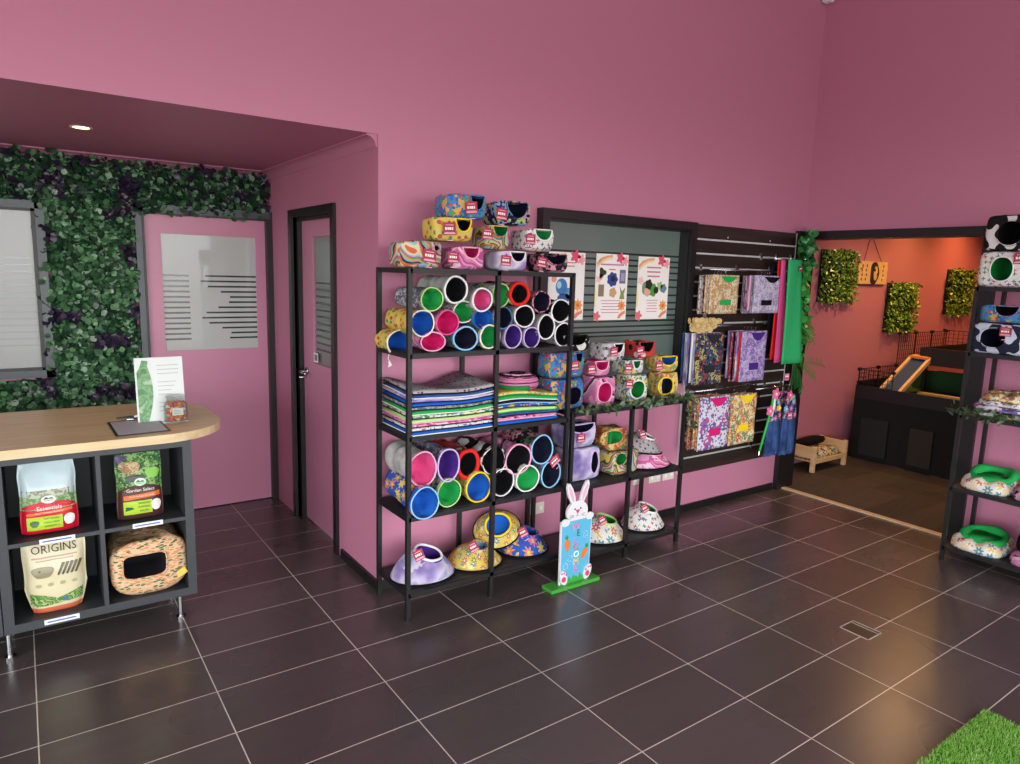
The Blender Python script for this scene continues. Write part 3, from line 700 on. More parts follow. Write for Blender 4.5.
cube_px('yellow print cube with round navy opening at the right end of the ivy shelf', 650, 679, z0+.165, z0, -.14, .26, p_yprint, navy, yellow, (.52, .52, .24, .32), None, kind='round', group=GL, e=9)
cube_px('yellow print hide with blue opening on the yellow cube', 648, 678, z0+.272, z0+.168, -.13, .25, p_yprint, blue, yellow, (.68, .98, .26, .55), (.3, .5), group=GL)
cube_px('cow print hide with black opening, left of the third row on the low rack', 562, 590, z0+.425, z0+.328, -.13, .24, p_cow, black, p_cow, (.45, .98, .42, .6), None, group=GL)
cube_px('grey and white hide with black opening in front of the left poster', 592, 625, z0+.368, z0+.263, -.13, .24, p_greywhite, black, white, (.82, .98, .16, .55), (.6, .55), group=GL)
cube_px('red print hide with black opening under the middle poster', 627, 655, z0+.37, z0+.263, -.12, .24, p_redprint, black, p_redprint, (.72, .98, .26, .6), (.4, .5), group=GL)

GM = 'hides on the middle shelf of the low rack'; z0 = .516
cube_px('lavender cube with navy opening low on its right side', 555, 600, z0+.2, z0, -.12, .26, p_lilacd, navy, lilac, (.88, .52, .1, .34), None, kind='round', group=GM, e=9)
cube_px('lavender hide with navy opening lying on the lavender cube', 554, 596, z0+.35, z0+.203, -.12, .26, p_lilacd, navy, lilac, (.66, .98, .3, .35), (.6, .45), group=GM)
cube_px('multicolour wave hide with two green openings above the rabbit ears', 600, 640, z0+.15, z0, -.15, .28, p_multi, dgreen, p_multi, (.5, .7, .13, .26), None, kind='round', group=GM)
cube_px('orange floral hide with bright green opening on the wave print one', 597, 628, z0+.295, z0+.153, -.13, .26, p_orange, green, p_orange, (.45, .62, .36, .3), None, kind='round', group=GM)

# right rack (fronts face the room, towards -x)
def side_cube(label, y0, y1, zb, zt, outer, inner, rim, hf, tf=None, xf=3.5, d=.36, **kw):
    w, h = y0-y1, zt-zb
    hole = (w*(hf[0]-.5), h*hf[1], w*hf[2], h*hf[3]); tp = (w*(tf[0]-.5), h*tf[1]) if tf else None
    return cube(label, (xf+d/2, (y0+y1)/2, zb), w, d, h, outer, inner, rim, hole, tagpos=tp, rz=-PI/2, **kw)
GR = 'hides on the right hand rack'
side_cube('white paw print cube with oval dark green opening on top of the right rack', -1.26, -1.56, 1.713, 1.918, p_whitepaw, dgreen, white, (.42, .5, .2, .34), (.74, .8), kind='round', group=GR, e=9, tagw=.075)
side_cube('black and white cow print cube topmost on the right rack', -1.27, -1.57, 1.921, 2.125, p_cow, black, p_cow, (.45, .48, .22, .34), (.86, .7), kind='round', group=GR, e=9, tagw=.07, d=.34)
side_cube('navy moon print cube with navy opening on the right rack', -1.27, -1.57, 1.323, 1.505, p_navystar, navy, p_navystar, (.4, .52, .23, .32), (.62, .75), kind='round', group=GR, e=9)
side_cube('blue print hide with black opening on the navy moon print cube', -1.3, -1.58, 1.508, 1.61, p_blueprint, black, p_blueprint, (.5, .97, .22, .6), None, group=GR, d=.33)
side_cube('orange print cube at the very right edge of the photo', -1.585, -1.85, 1.323, 1.42, p_yprint, navy, yellow, (.6, .5, .2, .3), None, kind='round', group=GR)

# ------------------------------------------------------------------ igloo beds
def igloo(label, cx, cy, z, R, Hh, outer, inner, rim, hang, group, tilt=(0, 0, 0), sx=1.0, peak=.35, hr=(.34, .27), tagit=True, basec=black):
    """a low cone of padded cloth with its opening sliced into the flank that looks along hang"""
    r = empty('pet_igloo_bed', (cx, cy, z), 0, label, 'pet bed', group); r.rotation_euler = tilt
    n = 40; sd = random.random()*9
    ux, uy = math.cos(hang), math.sin(hang)
    hc = (.22*R*ux, .22*R*uy)
    def Z(x, y):
        # height of the cloth: concave cone with its apex a little behind the opening
        px, py = -peak*.45*R*ux, -peak*.45*R*uy
        dd = math.hypot(x-px, y-py); ang = math.atan2(y-py, x-px)
        # distance from apex to base circle along the ray
        bq = px*math.cos(ang)+py*math.sin(ang); rr = -bq+math.sqrt(max(0, bq*bq-(px*px+py*py)+R*R*1.0001))
        t = min(1, dd/rr)
        prof = .9*math.tanh(((1-t**1.3)*.94+.06*(1-t**8))*1.35)
        edge = .035*(1-t**10)
        return max(0, Hh*prof*(1-.0)+edge*.3)+.003*noise.noise(Vector((x*20+sd, y*20, 0)))
    vx, vy = -uy, ux
    def hp(i, k=1):
        a = 2*PI*i/n
        lx, ly = hr[0]*R*k*math.cos(a)*1.05, hr[1]*R*1.35*k*math.sin(a)
        return (hc[0]+ux*lx+vx*ly, hc[1]+uy*lx+vy*ly)
    rings = []
    for t in (0, .08, .2, .35, .5, .65, .8, .9, .97, 1.0):
        ring = []
        for i in range(n):
            ix, iy = hp(i); a = math.atan2(iy-hc[1], ix-hc[0]); c_, s__ = math.cos(a), math.sin(a)
            bq = hc[0]*c_+hc[1]*s__; rr = -bq+math.sqrt(bq*bq-(hc[0]**2+hc[1]**2)+R*R)
            ox, oy = hc[0]+rr*c_, hc[1]+rr*s__
            x = ix+(ox-ix)*t; y = iy+(oy-iy)*t
            z_ = Z(x, y)+(.012*math.exp(-t*12))
            if t == 1.0: z_ = .012
            ring.append(Vector((x*sx, y, max(.012, z_))))
        rings.append(ring)
    rings.append([Vector((p.x*1.0, p.y, 0.0)) for p in rings[-1]])
    bm = bmesh.new(); loft(bm, rings, close1=True); obj('cover', bm, outer, r, smooth=True)
    top = rings[0]
    zb = .05; cav = [[Vector((p.x, p.y, p.z-.001)) for p in top]]
    for k, q in ((1.08, .75), (1.1, .4), (.9, 0)):
        cav.append([Vector((hc[0]*sx+(p.x-hc[0]*sx)*k, hc[1]+(p.y-hc[1])*k, min(p.z-.01, zb+(p.z-zb)*q))) for p in top])
    bm = bmesh.new(); loft(bm, cav, close1=True); obj('lining', bm, inner, r, smooth=True)
    bm = bmesh.new(); rr_ = []
    for i in range(n+1):
        p = top[i % n]; dr = (p-Vector((hc[0]*sx, hc[1], p.z))).normalized()
        rr_.append([p+dr*(.007*math.cos(2*PI*j/6))+Vector((0, 0, .007*math.sin(2*PI*j/6))) for j in range(6)])
    loft(bm, rr_); bmesh.ops.remove_doubles(bm, verts=bm.verts[:], dist=1e-5); obj('rim_binding', bm, rim, r, smooth=True)
    bm = bmesh.new(); pts = [Vector(((R+.001)*math.cos(2*PI*i/n)*sx, (R+.001)*math.sin(2*PI*i/n), .006)) for i in range(n)]
    rr_ = [[p+p.normalized()*(.006*math.cos(2*PI*j/6))+Vector((0, 0, .006*math.sin(2*PI*j/6))) for j in range(6)] for p in pts+pts[:1]]
    loft(bm, rr_); bmesh.ops.remove_doubles(bm, verts=bm.verts[:], dist=1e-5); obj('base_piping', bm, basec, r, smooth=True)
    if tagit:
        tx, ty = -.25*R*ux-.25*R*vx*-1, -.25*R*uy-.25*R*vy*-1
        tx, ty = hc[0]-vx*-.0-R*.42, hc[1]-R*.1
        price_tag(r, tx*sx, ty-.02, Z(tx, ty)+.022, rot=(-.5, -.25, 0), w=.055)
    return r
GI = 'igloo beds on the bottom shelves'
igloo('lavender marbled igloo bed with purple opening at the left end of the bottom shelf', .475, -.035, .146, .142, .165, p_lilacd, purple, white, -PI*.34, GI, sx=1.22, hr=(.40, .30))
igloo('yellow floral igloo bed lying low with its opening half closed', .79, -.04, .146, .14, .115, p_yflower, skyb, p_yflower, -PI*.25, GI, sx=1.1, hr=(.28, .34))
igloo('blue daisy igloo bed with blue opening under the tilted yellow one', 1.125, -.03, .146, .138, .135, p_bflower, blue, p_bflower, -PI*.25, GI, sx=1.1, hr=(.36, .3))
igloo('yellow floral igloo bed with blue opening tilted against the blue daisy one', .985, .03, .265, .125, .11, p_yflower, blue, yellow, -PI*.62, GI, tilt=(.45, -.38, 0), sx=1.1, hr=(.46, .40), tagit=False)
igloo('white igloo bed with bright cloud print and green opening behind the rabbit sign', 1.735, -.03, .096, .15, .15, p_dino, dgreen, lime, -PI*.3, GI, sx=1.1, hr=(.36, .3))
igloo('white paw print igloo bed with green opening at the right end of the low rack', 2.105, -.03, .096, .135, .165, p_whitepaw, dgreen, white, -PI*.32, GI, sx=1.12, hr=(.38, .3))
igloo('pink swirl igloo bed with magenta opening on the middle shelf', 2.09, -.04, .516, .14, .115, p_pink2, magenta, pinkl, -PI*.3, 'igloo beds stacked on the middle shelf', tagit=False, sx=1.22, hr=(.4, .32))
igloo('pale grey igloo bed with black opening stacked on the pink swirl one', 2.03, -.03, .612, .135, .13, p_greypaw, black, white, -PI*.34, 'igloo beds stacked on the middle shelf', tilt=(0, .14, 0), sx=1.15, hr=(.36, .3))

# ------------------------------------------------------------------ folded mats
def mat_layer(label, x0, x1, y0, y1, z, th, m, edge, wav, group, name='folded_mat'):
    bm = bmesh.new(); nx = 26
    def fz(x, y): return z+wav(x, y)
    prof = [(y0, 0), (y0-.006, th*.25), (y0-.006, th*.75), (y0, th), (y0+.03, th*1.02), (0.5*(y0+y1), th*1.0), (y1, th), (y1, 0)]
    rings = []
    for i in range(nx+1):
        t = i/nx; x = x0+(x1-x0)*t; k = 1-.35*math.exp(-min(t, 1-t)*30)
        rings.append([Vector((x, y, fz(x, y)+th/2+(q-th/2)*k)) for y, q in prof])
    loft(bm, rings, close0=True, close1=True)
    o = obj(name, bm, m, None, smooth=True); tag(o, label, 'pet mat', group)
    # contrasting edge binding as a part
    bm = bmesh.new(); tube(bm, [(x0+(x1-x0)*i/nx, y0-.006, fz(x0+(x1-x0)*i/nx, y0)+th*.1) for i in range(nx+1)], th*.17, 6)
    tube(bm, [(x0-.001, y0+(y1-y0)*i/8, fz(x0, y0+(y1-y0)*i/8)+th*.1) for i in range(9)], th*.17, 6)
    obj('edge_binding', bm, edge, o, smooth=True)
    return o
def wavL(amp):
    return lambda x, y: amp*(.5-.5*math.cos((x-.3)/.5*2*PI*1.0+.4))*-1*.9+amp*.7+ .35*amp*math.sin((x-.3)*14+y*6)
GMt = 'folded fleece mats stacked on the middle shelf'
cols = [(blue, cream, 'blue'), (p_pink, black, 'pink striped'), (p_whitepaw, magenta, 'white print'), (p_redstripe, pinkl, 'rosy'), (p_greyprint, navy, 'grey print'), (p_wgreen, black, 'pale green print'), (green, lime, 'green'), (p_ymulti, dgreen, 'yellow green print'), (skyb, navy, 'sky blue'), (p_lilacd, purple, 'lilac'), (p_denim, black, 'denim blue'), (p_greypaw, black, 'pale grey spotted')]
cols = [(blue, white, 'blue'), (p_whitepaw, navy, 'white print'), (p_pink2, black, 'pink marbled'), (lime, pinkl, 'lime'), (p_wgreen, black, 'leaf print'), (green, cream, 'green'), (p_greyprint, black, 'grey leaf print'), (blue, black, 'royal blue'), (p_lilac, navy, 'lilac'), (p_denim, white, 'denim blue'), (p_greypaw, black, 'pale grey spotted')]
pos = ['lowest of the left stack', 'second from the bottom of the left stack', 'third from the bottom of the left stack', 'fourth from the bottom of the left stack', 'fifth from the bottom of the left stack', 'middle of the left stack', 'fifth from the top of the left stack', 'fourth from the top of the left stack', 'third from the top of the left stack', 'second from the top of the left stack', 'topmost of the left stack']
z = .934
for i, (m, e_, nm) in enumerate(cols):
    th = .0165 if i < 10 else .02
    amp = .005+.0034*i
    mat_layer('folded %s mat, %s' % (nm, pos[i]), .327+random.uniform(-.003, .003), .782+random.uniform(-.004, .004), YF-.003+random.uniform(-.006, .006), .13, z, th, m, e_, wavL(amp), GMt)
    z += th+.0022
cols2 = [(blue, navy, 'blue', 'lowest'), (p_pink, pinkl, 'pink swirl', 'second from the bottom'), (p_denim, black, 'denim blue', 'third from the bottom'), (lime, green, 'lime', 'fourth from the bottom'), (p_bflower, navy, 'blue daisy', 'fourth from the top'), (navy, skyb, 'navy', 'third from the top'), (green, white, 'green', 'second from the top'), (p_yprint, dgreen, 'yellow print', 'topmost')]
z = .934
for i, (m, e_, nm, pp) in enumerate(cols2):
    mat_layer('folded %s mat, %s of the right stack' % (nm, pp), .817, 1.205+random.uniform(-.01, .01), YF-.002+random.uniform(-.006, .006), .12, z, .0175, m, e_, lambda x, y, i=i: .0022*i*math.sin((x-.8)*9+.6), GMt)
    z += .0198
# rolled pink bundle on the right stack
rb = empty('rolled_fleece_bundle', (1.03, -.06, z+.004), 0, 'rolled pink and black striped fleece bundle on the right mat stack', 'rolled mat')
bm = bmesh.new(); n = 40; rings = []
for r_, z_ in ((.001, .058), (.03, .062), (.06, .06), (.085, .05), (.1, .03), (.098, .01), (.085, 0)):
    rings.append([Vector((r_*1.25*math.cos(a), r_*1.05*math.sin(a), z_*1.3+.006*noise.noise(Vector((math.cos(a)*3, math.sin(a)*3, z_*30))))) for a in [2*PI*i/n for i in range(n)]])
loft(bm, rings, close1=True); obj('roll_body', bm, pat('pink_black_stripe', 'stripe', ['#d86aa8', '#e88abc', '#2a1a28', '#d8609c', '#e48ab8'], 12), rb, smooth=True)
for k in range(3):
    bm = bmesh.new(); tube(bm, [((.035+.024*k)*1.25*math.cos(a), (.035+.024*k)*1.05*math.sin(a), .084-.005*k) for a in [2*PI*i/30*.86+k for i in range(31)]], .0035, 6); obj('fold_edge', bm, (black, pinkl, black)[k], rb, smooth=True)
bm = bmesh.new(); tube(bm, [(.122*math.cos(a), .108*math.sin(a), .016) for a in [PI*.8+PI*.7*i/12 for i in range(13)]], .011, 8); obj('fold_edge', bm, dgreen, rb, smooth=True)
# hanging cord tag below the yellow tunnel
bm = bmesh.new()
pt = at(389, 357, 'y', -.02)
tube(bm, [pt+Vector((0, 0, .015)), pt+Vector((-.004, 0, -.01)), pt+Vector((.004, 0, -.02))], .002, 6); tube(bm, [pt+Vector((.0, 0, -.018)), pt+Vector((.008, 0, -.04)), pt+Vector((-.004, 0, -.048))], [.004, .009, .003], 8)
tag(obj('drawstring_toggle', bm, white, None, smooth=True), 'small white drawstring end dangling under the left yellow tunnel', 'drawstring')

# ------------------------------------------------------------------ counter
WOOD = None
def wood_mat(name, c1, c2, sc_=(1.2, 14, 14), rough=.35):
    m, nt, b = base_mat(name); L = nt.links.new
    tc = N(nt, 'ShaderNodeTexCoord'); mp = N(nt, 'ShaderNodeMapping'); mp.inputs['Scale'].default_value = sc_
    L(tc.outputs['Object'], mp.inputs['Vector']); no = N(nt, 'ShaderNodeTexNoise', i_Scale=2.2, i_Detail=5.0, i_Distortion=.4); L(mp.outputs['Vector'], no.inputs['Vector'])
    r = ramp(nt, [c1, c2], const=False); L(no.outputs['Fac'], r.inputs['Fac']); L(r.outputs['Color'], b.inputs['Base Color']); b.inputs['Roughness'].default_value = rough
    r.color_ramp.elements[0].position = .3; r.color_ramp.elements[1].position = .7
    return m
OAK = wood_mat('pale_oak_laminate', '#cdb184', '#dfc9a0')
PINE = wood_mat('pale_pine', '#d2ab78', '#e4c496', (10, 2, 10), .5)
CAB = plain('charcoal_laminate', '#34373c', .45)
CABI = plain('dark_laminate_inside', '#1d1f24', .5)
bm = bmesh.new()
P = [(-2.6, .31), (-.66, .305)]+[(-.66+.3*math.sin(a), .605-.3*math.cos(a)) for a in [PI/2*i/10 for i in range(1, 11)]]+[(-.36, .75)]+[(-.66+.3*math.cos(a), .85+.3*math.sin(a)) for a in [PI/2*i/8 for i in range(1, 9)]]+[(-2.6, 1.25)]
P = P[:-1]+[(-2.6, 1.2)]
prism(bm, P, .908, .947, axis='z'); bmesh.ops.bevel(bm, geom=[e for e in bm.edges if abs(e.verts[0].co.z-e.verts[1].co.z) < 1e-6], offset=.003, segments=2, affect='EDGES')
tag(obj('counter_worktop', bm, OAK), 'pale oak counter worktop with a rounded right end', 'worktop')
def cubby(x1, label, visible=True):
    x0 = x1-.76; y0, y1, z0, z1 = .375, .765, .13, .905
    e = empty('cubby_cabinet', (0, 0, 0), 0, label, 'cabinet', 'charcoal cubby cabinets under the worktop')
    e.location = ((x0+x1)/2, y0, 0)
    ox, oy = -(x0+x1)/2, -y0
    def B(name, a, b, m, par=e): return bx(name, (a[0]+ox, a[1]+oy, a[2]), (b[0]+ox, b[1]+oy, b[2]), m, par)
    t = .038
    bm = bmesh.new()
    for a, b in (((x0, y0, z0), (x0+t, y1, z1)), ((x1-t, y0, z0), (x1, y1, z1)), ((x0+t, y0, z0), (x1-t, y1, z0+t)), ((x0+t, y0, z1-t), (x1-t, y1, z1))):
        box(bm, (a[0]+ox, a[1]+oy, a[2]), (b[0]+ox, b[1]+oy, b[2]))
    obj('outer_frame', bm, CAB, e)
    m_ = (x0+x1)/2; zm = (z0+z1)/2
    B('divider', (m_-.009, y0+.002, z0+t), (m_+.009, y1, z1-t), CAB)
    B('shelf', (x0+t, y0+.001, zm-.009), (m_-.009, y1, zm+.009), CAB); B('shelf', (m_+.009, y0+.001, zm-.009), (x1-t, y1, zm+.009), CAB)
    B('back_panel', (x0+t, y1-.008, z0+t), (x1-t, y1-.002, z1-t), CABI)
    for (x, y) in ((x0+.012, y0+.05), (x1-.07, y0+.05), (x0+.012, y1-.06), (x1-.07, y1-.06)):
        bm = bmesh.new(); tube(bm, [(x+ox, y+oy, .01), (x+ox, y+oy, z0)], .011, 12); tube(bm, [(x+ox, y+oy, 0), (x+ox, y+oy, .012)], .021, 16)
        obj('leg', bm, CHROME, e, smooth=False)
    return e, (x0, x1, y0, y1, z0, z1, m_, zm, ox, oy)
cab, (x0, x1, y0, y1, z0c, z1c, xm, zm, ox, oy) = cubby(-.537, 'charcoal four compartment cubby cabinet on chrome legs holding pet food')
cubby(-1.301, 'charcoal cubby cabinet cut by the left edge of the photo')
PLAB = plain('white_label_strip', '#dfe3f2', .4)
for (xa, z, ww) in ((-1.085, zm, .13), (-.735, zm+.002, .125), (-1.09, z0c+.02, .13)):
    o = bx('shelf_label', (xa-ww/2+ox, -.003, z-.011), (xa+ww/2+ox, -.0005, z+.011), PLAB, cab); o['label'] = 'pale label strip'
    bx('label_text', (xa-ww*.42+ox, -.0036, z-.003), (xa+ww*.4+ox, -.0029, z+.003), plain('blue_print', '#5564a8', .5), o)

# food bags: pillow shapes, prints follow the bulge
def bag(label, cx, cy, z, w, h, dep, bands, extras, topw=1.0, rz=0, gusset=.5, botw=1.0):
    e = empty('food_bag', (cx, cy, z), rz, label, 'food bag')
    def aw(t): return w/2*((1-(1-botw)*(1-min(1, t/.35))) if t < .35 else 1-(1-topw)*max(0, (t-.8)/.2))*(1+.02*math.sin(t*9))
    def bd(t): return dep/2*(1-.25*(1-min(1, t/.12)))*(1 if t < .55 else max(.06, 1-((t-.55)/.45)**1.5))+.002
    def fy(x, zz):
        t = min(1, max(0, zz/h)); q = min(.999, abs(x)/aw(t)); return -bd(t)*(1-q**4)**.5 - .0008 + .004*noise.noise(Vector((x*24+cx*5, 0, zz*18)))
    n = 36; rows_ = 26; bm = bmesh.new(); rings = []
    for i in range(rows_+1):
        t = i/rows_; r = []
        for k in range(n):
            a = 2*PI*k/n; s = supe(a, 4); x = aw(t)*s*math.cos(a); y = bd(t)*s*math.sin(a)
            if y < 0: y = min(-.0005, fy(x, t*h)+.0008) if abs(x) < aw(t)*.99 else y
            r.append(Vector((x, y, t*h)))
        rings.append(r)
    loft(bm, rings, close0=True, close1=True)
    mats = [m for _, m in bands]
    for f in bm.faces:
        t = f.calc_center_median().z/h
        for i, (lim, m) in enumerate(bands):
            if t <= lim: f.material_index = i; break
    obj('pouch', bm, mats, e, smooth=True)
    def patch(name, pts, m, off=.001, lab=None):
        """flat printed shape laid on the bulging front"""
        bm = bmesh.new(); vs = [bm.verts.new((x, 0, zz)) for x, zz in pts]; bm.faces.new(vs)
        for _ in range(3): 
            bmesh.ops.subdivide_edges(bm, edges=[q for q in bm.edges if q.calc_length() > .012], cuts=1, use_grid_fill=True)
            bmesh.ops.triangulate(bm, faces=[f for f in bm.faces if len(f.verts) > 4])
        for v in bm.verts: v.co.y = fy(v.co.x, v.co.z)-off
        o = obj(name, bm, m, e)
        return o
    def txt(s, size, x, zz, m, sx=1, off=.002):
        return text('printed_word', s, size, m, e, (x, 0, zz), sx=sx, depth=.0003, warp=lambda p: Vector((p.x, p.y+fy(p.x, p.z)-off, p.z)))
    extras(patch, txt, w, h)
    return e
def rect(x0, x1, z0, z1): return [(x0, z0), (x1, z0), (x1, z1), (x0, z1)]
def blob(cx, cz, rx, rz, n=18, k=.1, s=0): return [(cx+rx*(1+k*math.sin(3*a+s))*math.cos(a), cz+rz*(1+k*math.cos(2*a+s))*math.sin(a)) for a in [2*PI*i/n for i in range(n)]]
K = lambda n, c, r=.35: plain(n, c, r)
foil = K('pale_blue_foil', '#b9cdd4', .25); meadow = pat('green_meadow_print', 'busy', ['#7fae6c', '#8fbf7a', '#6a9a5c', '#b8d0a0', '#7aa868'], 50, rough=.4)
hills = pat('grey_hill_print', 'busy', ['#b0b4a0', '#9aa08c', '#c8ccb4', '#7f9070'], 40, rough=.4)
redb = K('crimson_print', '#c4162f'); limeb = K('lime_print', '#a9c93a'); orb = K('orange_print', '#dd6a2a'); whb = K('white_print', '#ece9e4'); brnb = K('brown_print', '#4a2c26'); dkg = K('dark_green_print', '#1f5a34')
herbs = pat('herb_photo_print', 'busy', ['#3f7a3a', '#5a9a44', '#2a5a30', '#88b860', '#356a38', '#9ac070'], 45, rough=.4)
def ex1(patch, txt, w, h):
    patch('landscape_band', rect(-w*.46, w*.46, h*.52, h*.62), hills, .001)
    patch('red_arch', [(-w*.47, h*.36), (w*.47, h*.36), (w*.47, h*.37)]+[(w*.47*math.cos(a), h*.36+h*.1*math.sin(a)) for a in [PI*i/14 for i in range(1, 14)]]+[(-w*.47, h*.37)], redb, .0014)
    patch('logo_oval', blob(0, h*.485, w*.13, h*.055, k=0), whb, .0022); patch('logo_hill', [(-w*.1, h*.49), (w*.1, h*.49), (w*.05, h*.515), (0, h*.5), (-w*.04, h*.525)], dkg, .003)
    txt('OXBOW', h*.028, 0, h*.47, dkg, off=.0034)
    txt('Essentials', h*.085, 0, h*.365, whb, sx=.9)
    patch('orange_band', [(-w*.4, h*.27), (w*.4, h*.3), (w*.4, h*.335), (-w*.4, h*.305)], orb, .002)
    txt('ADULT GUINEA PIG FOOD', h*.028, 0, h*.302, whb, off=.003)
    patch('lime_box', rect(-w*.4, w*.22, h*.06, h*.25), limeb, .002)
    patch('pet_picture', blob(-w*.27, h*.155, w*.08, h*.05), K('grey_green_print', '#4a6a48'), .003)
    for i, s in enumerate(('HAY BASED', 'HIGH FIBER', 'VITAMIN C')): txt(s, h*.036, w*.03, h*(.215-.055*i), dkg, off=.003)
    patch('white_badge', blob(w*.34, h*.17, w*.1, h*.085, k=.06), whb, .003)
bag('food pouch with pale foil top and crimson band in the top left cubby', -1.105, .475, .535, .21, .315, .1, [(.36, redb), (.52, meadow), (2, foil)], ex1, topw=.93)
def ex2(patch, txt, w, h):
    patch('hay_heap', blob(-w*.2, h*.8, w*.22, h*.1), pat('hay_photo', 'busy', ['#c8a878', '#b89068', '#dcc090', '#a87a58'], 60), .001)
    patch('shadow_cave', blob(-w*.1, h*.64, w*.22, h*.06), K('dark_photo', '#2a2420'), .0014); patch('violet_corner', [(-w*.48, h*.85), (-w*.22, h*.97), (-w*.48, h*.97)], K('violet_print', '#5a3a7a'), .0016)
    patch('light_herbs', blob(w*.28, h*.7, w*.16, h*.08), K('bright_leaf_print', '#7fbf4a'), .0016)
    patch('brown_arch', [(-w*.47, h*.42)]+[(-w*.47*math.cos(a), h*.42+h*.12*math.sin(a)) for a in [PI*i/14 for i in range(1, 14)]]+[(w*.47, h*.42)], brnb, .0014)
    patch('logo_oval', blob(0, h*.58, w*.13, h*.06, k=0), K('mint_print', '#bfe0c4'), .0022); patch('logo_hill', [(-w*.1, h*.58), (w*.1, h*.58), (w*.05, h*.61), (0, h*.595), (-w*.04, h*.62)], dkg, .003)
    txt('OXBOW', h*.028, 0, h*.56, dkg, off=.0034)
    txt('Garden Select', h*.07, 0, h*.455, whb, sx=.95)
    patch('orange_band', [(-w*.37, h*.31), (w*.42, h*.34), (w*.42, h*.41), (-w*.37, h*.38)], orb, .002)
    txt('ADULT GUINEA PIG FOOD', h*.028, .003, h*.36, whb, off=.003)
    patch('lime_box', rect(-w*.38, w*.24, h*.08, h*.29), limeb, .002)
    patch('pet_picture', [(-w*.35, h*.14), (-w*.15, h*.17), (-w*.2, h*.2), (-w*.33, h*.21)], dkg, .003)
    for i, s in enumerate(('GARDEN', 'INSPIRED', 'RECIPE')): txt(s, h*.04, w*.06, h*(.25-.06*i), dkg, off=.003)
    patch('white_badge', blob(w*.33, h*.2, w*.11, h*.095, k=.06), whb, .003)
bag('food pouch with herb photo and brown arch in the top right cubby', -.752, .47, .535, .19, .305, .095, [(.44, brnb), (2, herbs)], ex2, topw=.98)
ctop = K('cream_paper_print', '#cfc6a4'); 
def ex3(patch, txt, w, h):
    txt('ORIGINS', h*.14, 0, h*.865, K('dark_brown_ink', '#3a3028'), sx=.95)
    patch('faint_script', rect(-w*.36, w*.36, h*.755, h*.775), K('rose_ink', '#b08a80'), .001); patch('faint_script', rect(-w*.3, w*.3, h*.72, h*.735), K('rose_ink', '#b08a80'), .001)
    patch('rabbit_drawing', blob(-w*.2, h*.58, w*.17, h*.09, k=.15), K('sepia_print', '#8a8468'), .0014)
    for i in range(5): patch('feather_drawing', [(w*(.02+.07*i), h*.52), (w*(.05+.07*i), h*.51), (w*(.16+.07*i), h*.67), (w*(.11+.07*i), h*.68)], K('dark_sepia_print', '#57533f'), .0014)
    patch('animal_eye', blob(-w*.25, h*.6, w*.02, h*.012, k=0), K('dark_brown_ink', '#3a3028'), .002)
    for i in range(4): patch('seal_mark', blob(-w*.28+w*.19*i, h*.4, w*.05, h*.025, k=0), K('beige_ink', '#a8a080'), .0014)
    patch('grass_drawing', [(-w*.42, h*.1), (w*.4, h*.14), (w*.42, h*.3), (w*.2, h*.24), (0, h*.2), (-w*.2, h*.26), (-w*.42, h*.3)], pat('grass_print', 'swirl', ['#4a8a2a', '#7ab04a', '#2f6a20', '#a8c070'], 20), .0014)
    patch('blue_seal', blob(w*.12, h*.17, w*.05, h*.03), K('blue_seal_print', '#4a6a9a'), .0024)
bag('cream food pouch reading ORIGINS with orange base in the bottom left cubby', -1.1, .47, .17, .235, .33, .1, [(.09, K('salmon_print', '#cf6a48')), (2, ctop)], ex3, botw=.76)

# carrot hide in the last cubby
hut = cube('peach carrot print cuddle hut filling the bottom right cubby', (-.732, .56, .169), .32, .34, .275, p_carrot, charc, p_carrot, (-.022, .15, .092, .058), e=2.9, ex=5, kind='round', name='cuddle_hut', cat='pet hide', sag=.006)
bm = bmesh.new(); prism(bm, [(0, -.02), (.045, .0), (.03, .03), (-.008, .014)], 0, .003); obj('brand_patch', bm, plain('yellow_patch', '#e3c25a', .5), hut, loc=(.115, -.178, .075), rot=(0, 0, .15))
bm = bmesh.new()
for i in range(3):
    for k in range(2): tube(bm, [(.05+.017*i*1.0-.05, -.179, .07+.012*i), (.06+.017*i-.05, -.179, .078+.012*i)], .0028, 6)
obj('brand_paw_print', bm, plain('grey_paw_mark', '#8a8a88', .5), hut, loc=(.085, 0, .005))
bm = bmesh.new(); tube(bm, [(-.085, -.02, .15), (-.04, -.035, .165), (0, -.04, .172), (.05, -.035, .168), (.09, -.02, .15)], .012, 8); obj('inner_flap', bm, charc, hut, smooth=True)

# things on the worktop
ZW = .948
sh = empty('display_sign_holder', (-.618, .585, ZW), .02, 'white notice with a green wavy edge in a clear stand on the counter', 'sign holder')
ACR = plain('clear_acrylic', '#dfe9ea', .1)
def tilt(x, z): return (x, .02+z*.12, z)
bm = bmesh.new(); W2, H2 = .106, .31
v = [bm.verts.new(p) for p in (tilt(-W2, .0), tilt(W2, .0), tilt(W2, H2), tilt(-W2, H2))]; f = bm.faces.new(v); g = bmesh.ops.extrude_face_region(bm, geom=[f]); bmesh.ops.translate(bm, verts=[q for q in g['geom'] if isinstance(q, bmesh.types.BMVert)], vec=(0, .004, 0)); obj('notice_sheet', bm, plain('glossy_white_sheet', '#ccd3d2', .35), sh)
bm = bmesh.new(); box(bm, (-W2, -.03, 0), (W2, .075, .003)); obj('stand_base', bm, ACR, sh)
bm = bmesh.new(); pts = [(-W2*.93, .005), (-W2*.55, .005)]+[(-W2*(.55-.25*math.sin(PI*t)), .005+.29*t) for t in [i/12 for i in range(1, 12)]]+[(-W2*.45, .295), (-W2*.7, .298), (-W2*.8, .265), (-W2*.93, .24)]
